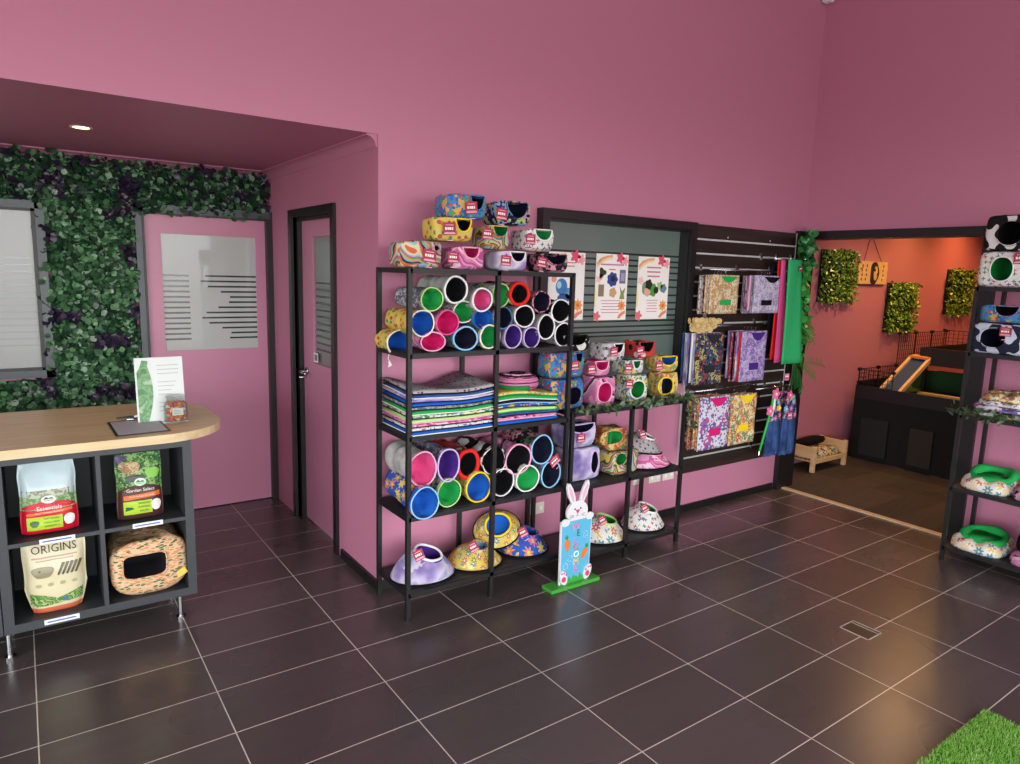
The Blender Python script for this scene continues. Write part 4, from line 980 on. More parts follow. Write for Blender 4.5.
vs = [bm.verts.new((x, .02+z*.12-.0012, z)) for x, z in pts]; bm.faces.new(vs); obj('green_wave', bm, pat('green_brush_print', 'marble', ['#3f8a44', '#7fb47c', '#4f9a50', '#a8cca4'], 18, rough=.3), sh)
for k in range(12):
    bm = bmesh.new(); z = .27-.02*k; ww = random.uniform(.06, .11)
    if k in (3, 8): continue
    v = [bm.verts.new((x, .02+zz*.12-.0012, zz)) for x, zz in ((-.01, z), (-.01+ww*.95, z), (-.01+ww*.95, z+.003), (-.01, z+.003))]; bm.faces.new(v); obj('text_line', bm, plain('faint_grey_ink', '#9aa5a3', .5), sh)
# clipboard + pen
cb = empty('clipboard', (-.745, .5, ZW), -.0, 'black clipboard holding a grey form on the counter', 'clipboard')
pA = [at(*q, 'z', ZW) for q in ((107, 423), (116, 437), (171, 431), (157, 418))]; cc = sum(pA, Vector())/4
cb.location = (cc.x, cc.y, ZW)
bm = bmesh.new(); prism(bm, [(p.x-cc.x, p.y-cc.y) for p in pA], 0, .004, axis='z'); obj('board', bm, plain('black_hardboard', '#17171c', .4), cb)
bm = bmesh.new(); prism(bm, [((p.x-cc.x)*.9, (p.y-cc.y)*.9-.002) for p in pA], .0042, .005, axis='z'); obj('form_sheet', bm, plain('pale_grey_form', '#aeb0ba', .6), cb)
e0, e1 = pA[0]-cc, pA[3]-cc; md = (e0+e1)/2; ds = (e1-e0).normalized()
bm = bmesh.new(); a_ = md-ds*.03; b_ = md+ds*.03; tube(bm, [(a_.x*.9, a_.y*.9, .01), (b_.x*.9, b_.y*.9, .01)], .008, 10); obj('clip', bm, CHROME, cb, smooth=True)
pn = empty('ballpoint_pen', (cc.x+md.x*.86, cc.y+md.y*.86, ZW+.024), 0, 'black ballpoint pen lying on top of the clipboard clip', 'pen')
bm = bmesh.new(); tube(bm, [ds*-.07, ds*.05, ds*.06], [.004, .004, .0015], 10); obj('barrel', bm, plain('black_pen', '#121214', .3), pn, smooth=True)
bm = bmesh.new(); tube(bm, [ds*.005, ds*.055], .0048, 10); obj('cap', bm, WHITE, pn, smooth=True)
# sweet jar
pj = at(177, 421, 'z', ZW)
jx, jy = -.566, .555
jr = empty('glass_jar', (jx, jy, ZW), 0, 'open glass jar full of colourful sweets beside the notice stand', 'jar')
GL = bpy.data.materials.new('clear_glass'); GL.use_nodes = True; gb = GL.node_tree.nodes['Principled BSDF']; gb.inputs['Alpha'].default_value = .2; gb.inputs['Roughness'].default_value = .04; gb.inputs['Coat Weight'].default_value = .6; gb.inputs['Base Color'].default_value = (.10, .16, .13, 1)
prof = [(0, 0), (.045, 0), (.052, .006), (.054, .02), (.054, .082), (.048, .1), (.041, .108), (.041, .118), (.045, .121), (.045, .132), (.041, .134), (.038, .131), (.038, .108), (.045, .098), (.0505, .08), (.0505, .02), (.047, .008), (0, .006)]
bm = bmesh.new(); loft(bm, [[Vector((max(r, .0005)*math.cos(a), max(r, .0005)*math.sin(a), z)) for a in [2*PI*i/32 for i in range(32)]] for r, z in prof]); obj('jar_wall', bm, GL, jr, smooth=True)
bm = bmesh.new(); box(bm, (-.024, -.0575, .045), (.024, -.0548, .08)); o = obj('jar_label', bm, plain('grey_jar_label', '#a8b0a8', .5), jr)
for k in range(3):
    bx('label_text', (-.018, -.0582, .052+.008*k), (.016-.004*k, -.0574, .054+.008*k), plain('dark_ink', '#40464a', .5), o)
rnd = random.Random(3)
SW = ['#e23a2c', '#f2a02a', '#f6d23c', '#e8562e', '#f0f0ea', '#4aa84a', '#e83a6a', '#f28a3a']
placed = []
for k in range(6):
    for ix in range(-3, 4):
        for iy in range(-3, 4):
            x = (ix+.5*(k % 2)+.25)*.0195; y = (iy+.5*(k % 2))*.0195
            if math.hypot(x, y) < .039: placed.append(Vector((x+rnd.uniform(-.002, .002), y+rnd.uniform(-.002, .002), .017+.0155*k+rnd.uniform(-.002, .002))))
sw_names = ['red', 'orange', 'yellow', 'scarlet', 'white', 'green', 'pink', 'amber']
SWm = [plain('sweet_'+n_, c, .25) for n_, c in zip(sw_names, SW)]
bmS = bmesh.new(); bmesh.ops.create_icosphere(bmS, subdivisions=2, radius=.0098); meS = bpy.data.meshes.new('sweet'); bmS.to_mesh(meS); bmS.free()
for p_ in meS.polygons: p_.use_smooth = True
SWme = []
for m in SWm:
    me = meS.copy(); me.materials.append(m); SWme.append(me)
for p in placed:
    k = rnd.randrange(8); o = bpy.data.objects.new('sweet', SWme[k]); COL.objects.link(o); o.location = Vector((jx, jy, ZW))+p; o.scale = (1, 1, .85)
    tag(o, 'round %s sweet inside the glass jar on the counter' % sw_names[k], 'sweet', '%s sweets in the glass jar' % sw_names[k])

# ------------------------------------------------------------------ leaves
LF = {}
def leafmats(key, cols): 
    if key not in LF: LF[key] = [plain('leaf_%s_%s' % (key, 'abcdefgh'[i]), c, .33, spec=.5) for i, c in enumerate(cols)]
    return LF[key]
def add_leaf(bm, p, d, nrm, L_, W_, mi, fold=.25, droop=.0):
    """leaf from p along d, its face turned to nrm"""
    d = d.normalized(); s = d.cross(nrm)
    if s.length < 1e-4: s = d.orthogonal()
    s.normalize(); u = s.cross(d).normalized()
    ts = ((0, 0), (.25, .75), (.55, 1.0), (.82, .62), (1, 0))
    mid = [p+d*(L_*t)-u*(L_*droop*t*t) for t, _ in ts]
    M = [bm.verts.new(q) for q in mid]
    for sg in (-1, 1):
        E_ = [bm.verts.new(q+s*(sg*W_/2*w_)+u*(W_*fold*w_)) for q, (_, w_) in zip(mid[1:4], ts[1:4])]
        for f in ((M[0], M[1], E_[0]), (M[1], M[2], E_[1], E_[0]), (M[2], M[3], E_[2], E_[1]), (M[3], M[4], E_[2])):
            g = bm.faces.new(f if sg > 0 else f[::-1]); g.material_index = mi; g.smooth = True
def foliage(bm, regions, nrm, count, size, thick, rnd, nm, weights, patch=None, asp=.8):
    nrm = Vector(nrm); tot = sum((b[0]-a[0])*(b[1]-a[1]) for a, b in regions)
    for (a, b) in regions:
        n = int(count*(b[0]-a[0])*(b[1]-a[1])/tot)
        for _ in range(n):
            x = rnd.uniform(a[0], b[0]); z = rnd.uniform(a[1], b[1]); q = rnd.random()*thick
            p = Vector((x, 0, z))+nrm*q
            d = Vector((rnd.uniform(-1, 1), 0, rnd.uniform(-1, .7)))+nrm*rnd.uniform(.0, .7)
            fn = nrm+Vector((rnd.uniform(-.6, .6), rnd.uniform(-.2, .2), rnd.uniform(-.2, .9)))
            s = size*rnd.uniform(.65, 1.25)
            mi = rnd.choices(range(nm), weights)[0]
            if patch: mi = patch(x, z, mi, rnd)
            add_leaf(bm, p, d, fn, s, s*asp, mi, fold=.12)
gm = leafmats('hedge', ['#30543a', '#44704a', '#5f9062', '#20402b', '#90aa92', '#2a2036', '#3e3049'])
e = empty('artificial_hedge_wall', (0, 2.03, 0), 0, 'wall covering of artificial green and dark purple leaves around the window and door', 'foliage wall')
rnd = random.Random(11)
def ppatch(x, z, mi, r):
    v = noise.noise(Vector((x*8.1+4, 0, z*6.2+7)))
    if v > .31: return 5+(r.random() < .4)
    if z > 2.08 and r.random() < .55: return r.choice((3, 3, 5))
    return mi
bm = bmesh.new()
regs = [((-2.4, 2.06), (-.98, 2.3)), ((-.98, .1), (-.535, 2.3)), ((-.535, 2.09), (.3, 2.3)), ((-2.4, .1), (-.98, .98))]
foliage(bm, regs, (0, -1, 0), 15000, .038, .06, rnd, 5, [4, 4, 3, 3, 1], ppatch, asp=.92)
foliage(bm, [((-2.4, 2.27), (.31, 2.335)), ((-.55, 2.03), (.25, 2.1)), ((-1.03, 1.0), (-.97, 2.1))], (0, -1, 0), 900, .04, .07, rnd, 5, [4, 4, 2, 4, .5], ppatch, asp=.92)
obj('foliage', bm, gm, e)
bm = bmesh.new()
for a, b in regs: box(bm, (a[0], -.012, a[1]), (b[0], .008, b[1]))
obj('backing_mat', bm, plain('dark_green_backing', '#0c1a12', .8), e)

# ------------------------------------------------------------------ welcome sign
sg = empty('welcome_sign', (1.28, -.31, 0), 0, 'standing painted wooden rabbit sign reading WELCOME in front of the racks', 'sign')
def flat(name, pts, y0, y1, m, par=sg, **kw):
    bm = bmesh.new(); prism(bm, pts, y0, y1); return obj(name, bm, m, par, **kw)
SB = plain('sky_blue_paint', '#58acd2', .4); GRN = plain('grass_green_paint', '#3f9c3a', .4); WHP = plain('white_sign_paint', '#d6d6da', .4)
bm = bmesh.new(); box(bm, (-.2, -.045, 0), (.175, .055, .022)); bmesh.ops.bevel(bm, geom=bm.edges[:], offset=.003, segments=1, affect='EDGES'); obj('base_plank', bm, GRN, sg)
flat('board', [(-.118, .02), (.112, .02), (.118, .405), (-.1225, .405)], -.008, .004, WHP)
flat('blue_field', [(-.110, .022), (.105, .022), (.110, .40), (-.114, .40)], -.0105, -.0075, SB)
gp = [(-.11, .022), (.106, .022)]; k = 16
for i in range(k+1):
    x = .106-.216*i/k; gp.append((x, .045+(.018 if i % 2 else 0)+.012*math.sin(i*1.7)))
flat('grass_strip', gp, -.0125, -.0100, GRN)
hd = flat('rabbit_head', [(.0+.08*math.cos(a), .45+.065*math.sin(a)) for a in [2*PI*i/32 for i in range(32)]], -.010, .006, WHP)
for s in (-1, 1):
    ear = flat('rabbit_ear', [(s*.028+s*x*1.0, z) for x, z in ((-.014, .49), (.014, .495), (.045, .55), (.058, .6), (.052, .628), (.036, .626), (.012, .59), (-.008, .54))], -.009, .005, WHP)
    flat('ear_inside', [(s*.028+s*x, z) for x, z in ((.004, .51), (.014, .52), (.036, .56), (.046, .6), (.04, .61), (.022, .585), (.006, .55))], -.0105, -.0085, plain('dotted_pink_paint', '#d9a8be', .5), ear)
    flat('eye', ell(s*.022, .468, .005, .006, 12), -.0125, -.0095, plain('dark_eye_paint', '#2a2028', .3), hd)
    for w_ in (0, 1, 2):
        bm = bmesh.new(); tube(bm, [(s*.03, -.0115, .432-.004*w_), (s*.062, -.0115, .436-.011*w_)], .0009, 5); obj('whisker', bm, plain('dark_eye_paint', '#2a2028', .3), hd)
flat('nose', [(-.014, .458), (0, .438), (.014, .458), (.007, .465), (0, .460), (-.007, .465)], -.0130, -.0095, plain('magenta_paint', '#d0387c', .4), hd)
bm = bmesh.new(); tube(bm, [(0, -.0115, .439), (0, -.0115, .43), (-.012, -.0115, .424)], .001, 5); tube(bm, [(0, -.0115, .43), (.012, -.0115, .424)], .001, 5); obj('mouth', bm, plain('dark_eye_paint', '#2a2028', .3), hd)
for s in (-1, 1):
    flat('rabbit_paw', [(s*.093+.032*math.cos(a)*1.0, .405+(.006 if s > 0 else -.006)+.022*math.sin(a)) for a in [2*PI*i/20 for i in range(20)]], -.016, -.008, WHP)
    ft = flat('rabbit_foot', [(s*.094+.031*math.cos(a)-s*.0*math.sin(a), .066+.042*math.sin(a)+(s*.018)*math.cos(a)) for a in [2*PI*i/24 for i in range(24)]], -.018, -.0105, WHP)
    flat('foot_pad', ell(s*.092, .056, .016, .017, 16), -.0195, -.0175, plain('magenta_paint', '#d0387c', .4), ft)
    for q in (-1, 0, 1): flat('toe_pad', ell(s*.094+.017*q+.003, .088+(.006 if q == 0 else 0)+s*.006*q, .0055, .0065, 10), -.0195, -.0175, plain('magenta_paint', '#d0387c', .4), ft)
for ch, z, c, dx in (('W', .362, '#e58ab0', -.012), ('E', .318, '#1d8a4e', .012), ('L', .277, '#c78ad8', -.010), ('C', .235, '#d8604a', -.004), ('O', .19, '#f2f2f2', .002), ('M', .145, '#f0c83a', 0), ('E', .1, '#e07ab8', .002)):
    text('painted_letter', ch, .056, plain('letter_'+c.strip('#'), c, .4), sg, (dx, -.0125, z), depth=.002)
def carrot(x, z, r, s=1):
    c, s_ = math.cos(r), math.sin(r)
    f = lambda a, b: (x+(a*c-b*s_)*s, z+(a*s_+b*c)*s)
    o = flat('painted_carrot', [f(*q) for q in ((0, -.042), (.014, -.015), (.02, .012), (.014, .03), (0, .034), (-.014, .03), (-.02, .012), (-.014, -.015))], -.0135, -.0100, plain('carrot_paint', '#e8772e', .4))
    flat('carrot_top', [f(*q) for q in ((0, .03), (.014, .05), (.008, .052), (.004, .066), (-.002, .055), (-.012, .06), (-.01, .046))], -.0132, -.0098, plain('carrot_top_paint', '#2f8a3a', .4), o)
carrot(-.07, .258, .15, 1.0); carrot(.062, .185, -.45, 1.0)
def squiggle(x, z, n_=5):
    for k in range(n_):
        a = k*2*PI/n_
        o = None
        bm = bmesh.new(); tube(bm, [(x+.012*math.cos(a), -.0115, z+.012*math.sin(a)), (x+.021*math.cos(a+.4), -.0115, z+.021*math.sin(a+.4)), (x+.013*math.cos(a+.9), -.0115, z+.026*math.sin(a+.9))], .0011, 5)
        obj('painted_squiggle', bm, WHP, sg, smooth=True)
squiggle(.07, .3, 6); squiggle(-.078, .13, 6); squiggle(-.045, .175, 4)

sg.scale = (.93, .93, .95)
# ------------------------------------------------------------------ posters on the window
def poster(label, px0, px1, pt, pb, art):
    a = at(px0, (pt+pb)/2, 'y', .226); b_ = at(px1, (pt+pb)/2, 'y', .226); zt = at((px0+px1)/2, pt, 'y', .226).z; zb = at((px0+px1)/2, pb, 'y', .226).z
    w_, h_ = b_.x-a.x, zt-zb
    e = empty('poster', ((a.x+b_.x)/2, .226, zb), 0, label, 'poster', 'posters taped to the frosted window')
    bx('sheet', (-w_/2, -.001, 0), (w_/2, .001, h_), PAPER, e)
    def pp(name, pts, c, lay=1):
        bm = bmesh.new(); prism(bm, [(x*w_-w_/2, z*h_) for x, z in pts], -.0012-.0006*lay, -.0008-.0006*(lay-1)); return obj(name, bm, plain('poster_ink_'+c.strip('#'), c, .6), e)
    def C(cx, cz, r, n=12, k=0, m=5): return [(cx+r*(1+k*math.cos(m*t))*math.cos(t), cz+r*w_/h_*(1+k*math.cos(m*t))*math.sin(t)) for t in [2*PI*i/(n*2) for i in range(n*2)]]
    # rainbow and daisies in the corners
    for i, c in enumerate(('#e8a07a', '#f0c890', '#f4e0a8')):
        r0, r1 = .62-.08*i, .56-.08*i
        pp('corner_rainbow', [(.0+r0*math.cos(t)*.85, 1-.22+r0*math.sin(t)*.36) for t in [PI/2*q/8 for q in range(9)]]+[(.0+r1*math.cos(t)*.85, 1-.22+r1*math.sin(t)*.36) for t in [PI/2*q/8 for q in range(8, -1, -1)]] if False else [(.02, .86-.03*i), (.12, .93-.03*i), (.3, .97-.025*i), (.5, .985-.02*i), (.5, .965-.02*i), (.3, .945-.025*i), (.14, .9-.03*i), (.02, .83-.03*i)], c)
    pp('corner_daisy', C(.74, .945, .11, k=.28), '#e0526a'); pp('corner_daisy', C(.9, .9, .09, k=.28), '#f0a0a8'); pp('corner_daisy', C(.1, .62, .08, k=.25), '#f4c4c4')
    pp('corner_daisy', C(.85, .22, .11, k=.3, m=8), '#f0a04a'); pp('daisy_centre', C(.85, .22, .04), '#d8703a', 2)
    pp('corner_rainbow', [(.72, .03), (.8, .1), (.97, .15), (.97, .1), (.86, .06), (.8, .02)], '#e08a6a'); pp('corner_daisy', C(.08, .06, .1, k=.25), '#e0707a'); pp('side_wash', [(0, .2), (.05, .2), (.06, .4), (0, .5)], '#f6e6b0')
    art(pp, C)
    return e
def lines(pp, z0, n, wmax, c='#c98a9a', st=.045, th=.012):
    for k in range(n):
        q = wmax*(1-.2*((k*37) % 5)/5); pp('text_line', [(.5-q/2, z0-st*k), (.5+q/2, z0-st*k), (.5+q/2, z0-st*k+th), (.5-q/2, z0-st*k+th)], c)
def art1(pp, C): lines(pp, .84, 2, .5, '#d87a9a', .05, .018); pp('animal_picture', C(.5, .55, .22, k=.08, m=3), '#3a6ab0'); lines(pp, .34, 4, .55)
def art2(pp, C):
    lines(pp, .83, 1, .72, '#b87aa8', .05, .022); lines(pp, .76, 1, .2, '#c86a8a', .05, .018)
    pp('tiny_photo', [(.74, .56), (.93, .56), (.93, .77), (.74, .77)], '#6a7488'); pp('tiny_photo', [(.78, .6), (.9, .6), (.9, .72), (.78, .72)], '#a89ac0', 2)
    pp('tiny_photo', C(.52, .62, .16, k=.12, m=7), '#28468c'); pp('tiny_photo', C(.54, .63, .07, k=.2, m=5), '#141c38', 2)
    pp('tiny_photo', C(.2, .72, .1, k=.25, m=3), '#2c3a2a'); pp('tiny_photo', C(.17, .66, .06, k=.2), '#c9a86a'); pp('tiny_photo', [(.1, .36), (.27, .36), (.27, .54), (.1, .54)], '#8a7a5a')
    pp('tiny_photo', C(.55, .42, .11, k=.1), '#c8a468'); pp('tiny_photo', [(.76, .32), (.93, .32), (.9, .4), (.95, .5), (.84, .44), (.76, .52), (.8, .4)], '#7f9a4a')
    lines(pp, .29, 5, .62)
def art3(pp, C):
    lines(pp, .82, 3, .46, '#c07a8a', .07, .024)
    pp('animal_picture', C(.28, .5, .14, k=.1, m=3), '#7a9a6a'); pp('animal_picture', C(.5, .47, .14, k=.1), '#4a9a3a'); pp('animal_picture', C(.36, .56, .11, k=.12), '#1c2418', 2)
    pp('animal_picture', C(.72, .54, .09, k=.2), '#9ac070'); pp('animal_picture', C(.84, .5, .1, k=.1), '#6a86a0'); pp('animal_picture', C(.32, .44, .1, k=.1), '#d8a898', 2); pp('animal_picture', C(.6, .47, .08), '#18201a', 2)
    lines(pp, .3, 5, .36)
poster('white poster with a rainbow corner partly hidden behind the tall rack right end', 545, 584, 252, 320, art1)
poster('white poster with many tiny pictures in the middle of the frosted window', 595, 627, 254, 320, art2)
poster('white poster with a green animal group at the right of the frosted window', 637, 668, 257, 319, art3)
def art4(pp, C):
    pass
c0 = at(561, 296, 'y', .221); e = empty('poster', (c0.x, .221, at(559, 318, 'y', .221).z), 0, 'small white sheet with a blue cartoon animal seen behind the right rack post', 'poster', 'posters taped to the frosted window')
bx('sheet', (-.1, -.001, 0), (.1, .001, .28), PAPER, e)
for (x, z, rx, rz, c) in ((.0, .19, .045, .05, '#3f77b8'), (-.02, .2, .018, .022, '#a8cfe4'), (.02, .12, .05, .03, '#2f5a9a'), (.055, .15, .025, .035, '#5a90c8'), (-.06, .235, .02, .02, '#e8a08a')):
    bm = bmesh.new(); prism(bm, ell(x, z, rx, rz, 18), -.0024-.0004*(c == '#a8cfe4'), -.0009); obj('animal_drawing', bm, plain('poster_ink_'+c.strip('#'), c, .6), e)

# ------------------------------------------------------------------ slat wall and hanging goods
SLT = wood_mat('dark_brown_slat_board', '#241d1c', '#352b27', (1, 12, 12), .35)
e = empty('slatwall_panel', (2.662, YA-.001, .305), 0, 'dark brown slatted display panel with aluminium grooves on the back wall', 'display panel')
SW_, SH_ = 1.185, 1.775
bm = bmesh.new(); zs = [1.98-.0975*k-.305 for k in range(17)]; zz = [SH_]+zs+[0]
for i in range(len(zz)-1):
    z1_, z0_ = zz[i]-(0 if i == 0 else .006), zz[i+1]+(.006 if i < len(zz)-2 else 0)
    box(bm, (0, -.024, z0_), (SW_, -.002, z1_))
box(bm, (0, -.006, 0), (SW_, 0, SH_)); obj('board', bm, SLT, e)
for z in zs:
    bm = bmesh.new(); box(bm, (0.001, -.0255, z-.006), (SW_-.001, -.012, z-.003)); box(bm, (.001, -.0255, z+.003), (SW_-.001, -.012, z+.006)); box(bm, (.001, -.012, z-.006), (SW_-.001, -.0062, z+.006)); obj('groove_insert', bm, ALU, e)
bx('edge_trim', (-.006, -.027, 0), (0, 0, SH_), ALU, e); bx('edge_trim', (SW_, -.027, 0), (SW_+.006, 0, SH_), ALU, e)
for x in (.35, .85):
    for z in (1.7, 1.58, 1.46): 
        bm = bmesh.new(); tube(bm, [(x, -.0265, z), (x, -.0238, z)], .006, 8); obj('screw_cap', bm, ALU, e)
YS = YA-.027
def hang_rail(label, xa, xb, z, yb):
    e = empty('hanging_rail', (xa, YS, z), 0, label, 'rail', 'chrome hanging rails on the slatted panel')
    bm = bmesh.new(); tube(bm, [(0, yb-YS, 0), (xb-xa, yb-YS, 0)], .006, 10); obj('bar', bm, CHROME, e, smooth=True)
    for x in (.02, (xb-xa)/2, xb-xa-.02):
        bm = bmesh.new(); tube(bm, [(x, 0, .03), (x, 0, 0), (x, yb-YS, 0), (x, yb-YS, .012)], .004, 8); box(bm, (x-.012, -.003, -.012), (x+.012, 0, .04)); obj('bracket', bm, CHROME, e)
    return e
hang_rail('upper chrome rail with hooks holding the tan and pale lavender bags', 2.72, 3.56, 1.775, .07)
hang_rail('middle chrome rail above the dark floral and purple bags', 2.62, 3.42, 1.385, .07)
hang_rail('lower chrome rail above the pink shape print bags', 2.66, 3.36, .93, .07)
hang_rail('short chrome rail at the right holding the navy pouches', 3.36, 3.83, .895, .07)

def hbag(label, x0, x1, zt, zb, y, outer, inner, group, front=True, th=.016, pocket=None, hook=True):
    w_, h_ = x1-x0, zt-zb
    e = empty('hanging_bag', ((x0+x1)/2, y, zb), 0, label, 'cloth bag', group)
    n = 14; bm = bmesh.new(); rings = []; sd = random.random()*20
    neck = .10 if front else 0
    # front sheet grid with a scooped neckline, back sheet full height
    def yb_(u, v): return -th/2*(1-abs(2*u-1)**4)*(1-(2*v-1)**6)+.006*noise.noise(Vector((u*3+sd, v*3, 0)))
    def top(u): return h_*(1-(.19*math.exp(-(abs(u-.64)/.25)**3) if front else 0))
    V = [[bm.verts.new(((u-.5)*w_*(1-.03*(1-v)*(u-.5)), yb_(u, v), top(u)*v)) for u in [i/n for i in range(n+1)]] for v in [j/12 for j in range(13)]]
    Bk = [[bm.verts.new(((u-.5)*w_, th/2*(1-abs(2*u-1)**4)*(1-(2*v-1)**6)+.004, h_*v)) for u in [i/n for i in range(n+1)]] for v in [j/12 for j in range(13)]]
    for G in (V, Bk):
        for j in range(12):
            for i in range(n): f = bm.faces.new((G[j][i], G[j][i+1], G[j+1][i+1], G[j+1][i])); f.smooth = True
    for j in range(12):
        for i in (0, n): f = bm.faces.new((V[j][i], V[j+1][i], Bk[j+1][i], Bk[j][i]))
    for i in range(n): f = bm.faces.new((V[0][i], V[0][i+1], Bk[0][i+1], Bk[0][i]))
    obj('bag_body', bm, outer, e)
    if front:
        bm = bmesh.new(); us = [.64+.33*(i/14-.5)*2 for i in range(15)]
        lo = [bm.verts.new(((u-.5)*w_, .002, top(u)-.01)) for u in us]; hi = [bm.verts.new(((u-.5)*w_, .002+th*.3, h_-.004)) for u in us]
        for i in range(14): bm.faces.new((lo[i], lo[i+1], hi[i+1], hi[i]))
        obj('opening_lining', bm, inner, e)
        if pocket:
            bm = bmesh.new(); pw, ph = w_*.36, h_*.14; cx = w_*pocket[0]; cz = h_*pocket[1]
            box(bm, (cx-pw/2, -th/2-.006, cz-ph/2), (cx+pw/2, -th/2+.002, cz+ph/2)); bmesh.ops.bevel(bm, geom=bm.edges[:], offset=.002, segments=1, affect='EDGES'); obj('pocket_hole', bm, inner, e)
    if hook:
        bm = bmesh.new(); zt_ = h_+.03; tube(bm, [(0, 0, h_-.01), (0, 0, zt_-.012), (.008, 0, zt_), (.014, 0, zt_-.006)], .0018, 6); obj('hanger_hook', bm, CHROME, e)
    return e
def bundle(name, n, x0, x1, zt, zb, yf, front, inner, pocket, edges, group, where, dxs=0.0):
    for k in range(n-1, -1, -1):
        y = yf+.0155*k
        if k == 0: hbag('%s, front one of its bundle' % name, x0, x1, zt, zb, y, front, inner, group, True, .014, pocket)
        else:
            m, cn = edges[k % len(edges)]; j = ((k*7) % 5-2)*.005
            rank = ['second', 'third', 'fourth', 'fifth', 'sixth', 'seventh', 'eighth', 'ninth'][k-1]
            hbag('%s cloth bag seen edge on, %s from the front %s' % (cn, rank, where), x0-.004-abs(j), x1-.006, zt-.006+j*.4, zb+.004+j, y, m, inner, group, False, .012, None, k % 2 == 0)
gH = 'cloth bags hanging on the slatted panel'
ws = [(p_greywhite, 'grey and white'), (p_whitepaw, 'white paw print'), (p_redstripe, 'rosy red'), (p_lilac, 'lilac'), (p_greyprint, 'grey print')]
bundle('tan floral bag with bright green lining and green patch', 7, 2.66, 2.965, 1.74, 1.475, .005, p_tan, green, (.03, .3), [(p_greywhite, 'grey and white'), (p_whitepaw, 'white paw print'), (p_tan, 'tan floral'), (p_floral, 'black and pink')], gH, 'behind the tan bag')
bundle('pale lavender speckled bag with black opening and black patch', 7, 3.14, 3.47, 1.745, 1.475, .005, p_lav, black, (-.05, .28), [(p_pink, 'pink swirl'), (p_greyprint, 'grey print'), (pinkl, 'pale pink'), (p_lilac, 'lilac')], gH, 'behind the pale lavender bag')
bundle('dark floral bag with charcoal patch', 8, 2.56, 2.85, 1.345, .99, .005, p_darkmul, charc, (.0, .3), [(p_lilac, 'lilac'), (p_lilacd, 'violet'), (white, 'white'), (p_denim, 'denim blue')], gH, 'behind the dark floral bag')
bundle('purple flower bag with purple opening and purple patch', 8, 3.05, 3.345, 1.345, .98, .005, p_purfl, purple, (.0, .3), [(p_redstripe, 'crimson'), (red, 'red'), (p_lilac, 'lilac'), (p_redstripe, 'striped crimson'), (navy, 'navy')], gH, 'behind the purple flower bag')
bundle('white bag with pink and violet shapes and a magenta patch', 8, 2.645, 2.965, .895, .515, .005, p_pinkuni, magenta, (.03, .33), [(p_redstripe, 'crimson print'), (p_orange, 'orange print'), (p_ymulti, 'yellow floral'), (p_floral, 'dark floral')], gH, 'behind the pink shape bag')
bundle('yellow and orange floral bag with yellow opening', 7, 2.985, 3.285, .885, .515, .005, p_ymulti, yellow, (.0, .33), [(p_ymulti, 'yellow floral'), (p_pinkuni, 'violet print'), (p_orange, 'orange print')], gH, 'behind the yellow floral bag')

# long fleece strips
def strip(label, x0t, x1t, x0b, x1b, zt, zb, y, m, ptag=False):
    e = empty('fleece_strip', ((x0t+x1t)/2, y, zt), 0, label, 'fleece strip', 'long fleece strips hanging at the right of the panel'); cx = (x0t+x1t)/2
    bm = bmesh.new(); rings = []
    for j in range(17):
        t = j/16; a = x0t+(x0b-x0t)*t**1.2; b_ = x1t+(x1b-x1t)*t**1.2; z = (zb-zt)*t
        rr = []
        for sgn in (-1, 1):
            for i in (range(9) if sgn < 0 else range(8, -1, -1)):
                u = i/8; rr.append(Vector((a+(b_-a)*u-cx, sgn*.003-.006*math.sin(u*5+t*3), z)))
        rings.append(rr)
    loft(bm, rings, close0=True, close1=True); obj('cloth', bm, m, e, smooth=True)
    if ptag:
        bm = bmesh.new(); box(bm, (.035, -.014, -.085), (.068, -.011, -.045)); o = obj('sewn_label', bm, TAGM, e); bx('label_print', (.038, -.0148, -.068), (.065, -.0138, -.06), TAGW, o)
    return e
strip('bright green long fleece strip hanging in front of the others', 3.475, 3.655, 3.5, 3.75, 1.868, 1.09, -.03, fleece('strip_green', '#35ae6c'), True)
strip('pink long fleece strip just behind the green one', 3.43, 3.5, 3.45, 3.6, 1.86, 1.1, .0, hot)
strip('red long fleece strip behind the pink one', 3.43, 3.52, 3.43, 3.55, 1.86, 1.12, .025, red)
strip('orange long fleece strip behind the red one', 3.5, 3.57, 3.46, 3.56, 1.865, 1.14, .05, orange)
strip('navy long fleece strip at the back near the panel', 3.44, 3.52, 3.44, 3.54, 1.83, 1.16, .08, navy)
hang_rail('short chrome rail at the top right holding the long fleece strips', 3.40, 3.82, 1.87, .04)
# wooden bead chews
e = empty('wooden_chew_toy', (2.57, -.03, 1.385), 0, 'bundle of pale wooden discs strung up beside the upper bags', 'chew toy')
bm = bmesh.new(); tube(bm, [(0.04, .03, .06), (.04, .02, .6-.31)], .0018, 6); tube(bm, [(.08, .05, .06), (.09, .04, .3)], .0018, 6); obj('string', bm, plain('jute_string', '#b9a27c', .8), e)
rnd = random.Random(5); WDC = wood_mat('sliced_wood', '#a5864c', '#d3bb80', (30, 30, 30), .6)
for row in range(3):
    for i in range(11-row*2):
        bm = bmesh.new(); x = -.085+.0245*i+.016*row; z = .045-.03*row+rnd.uniform(-.005, .005); y = .04-.004*i+rnd.uniform(-.006, .006); r = rnd.uniform(.018, .023)
        dx = rnd.uniform(-.6, .9)
        d_ = Vector((-.4+dx, -1, rnd.uniform(-.3, .3))).normalized()*.005; c_ = Vector((x, y, z))
        tube(bm, [c_-d_, c_+d_], r, 12); bmesh.ops.bevel(bm, geom=bm.edges[:], offset=.0018, segments=1, affect='EDGES'); obj('wood_slice', bm, WDC, e)

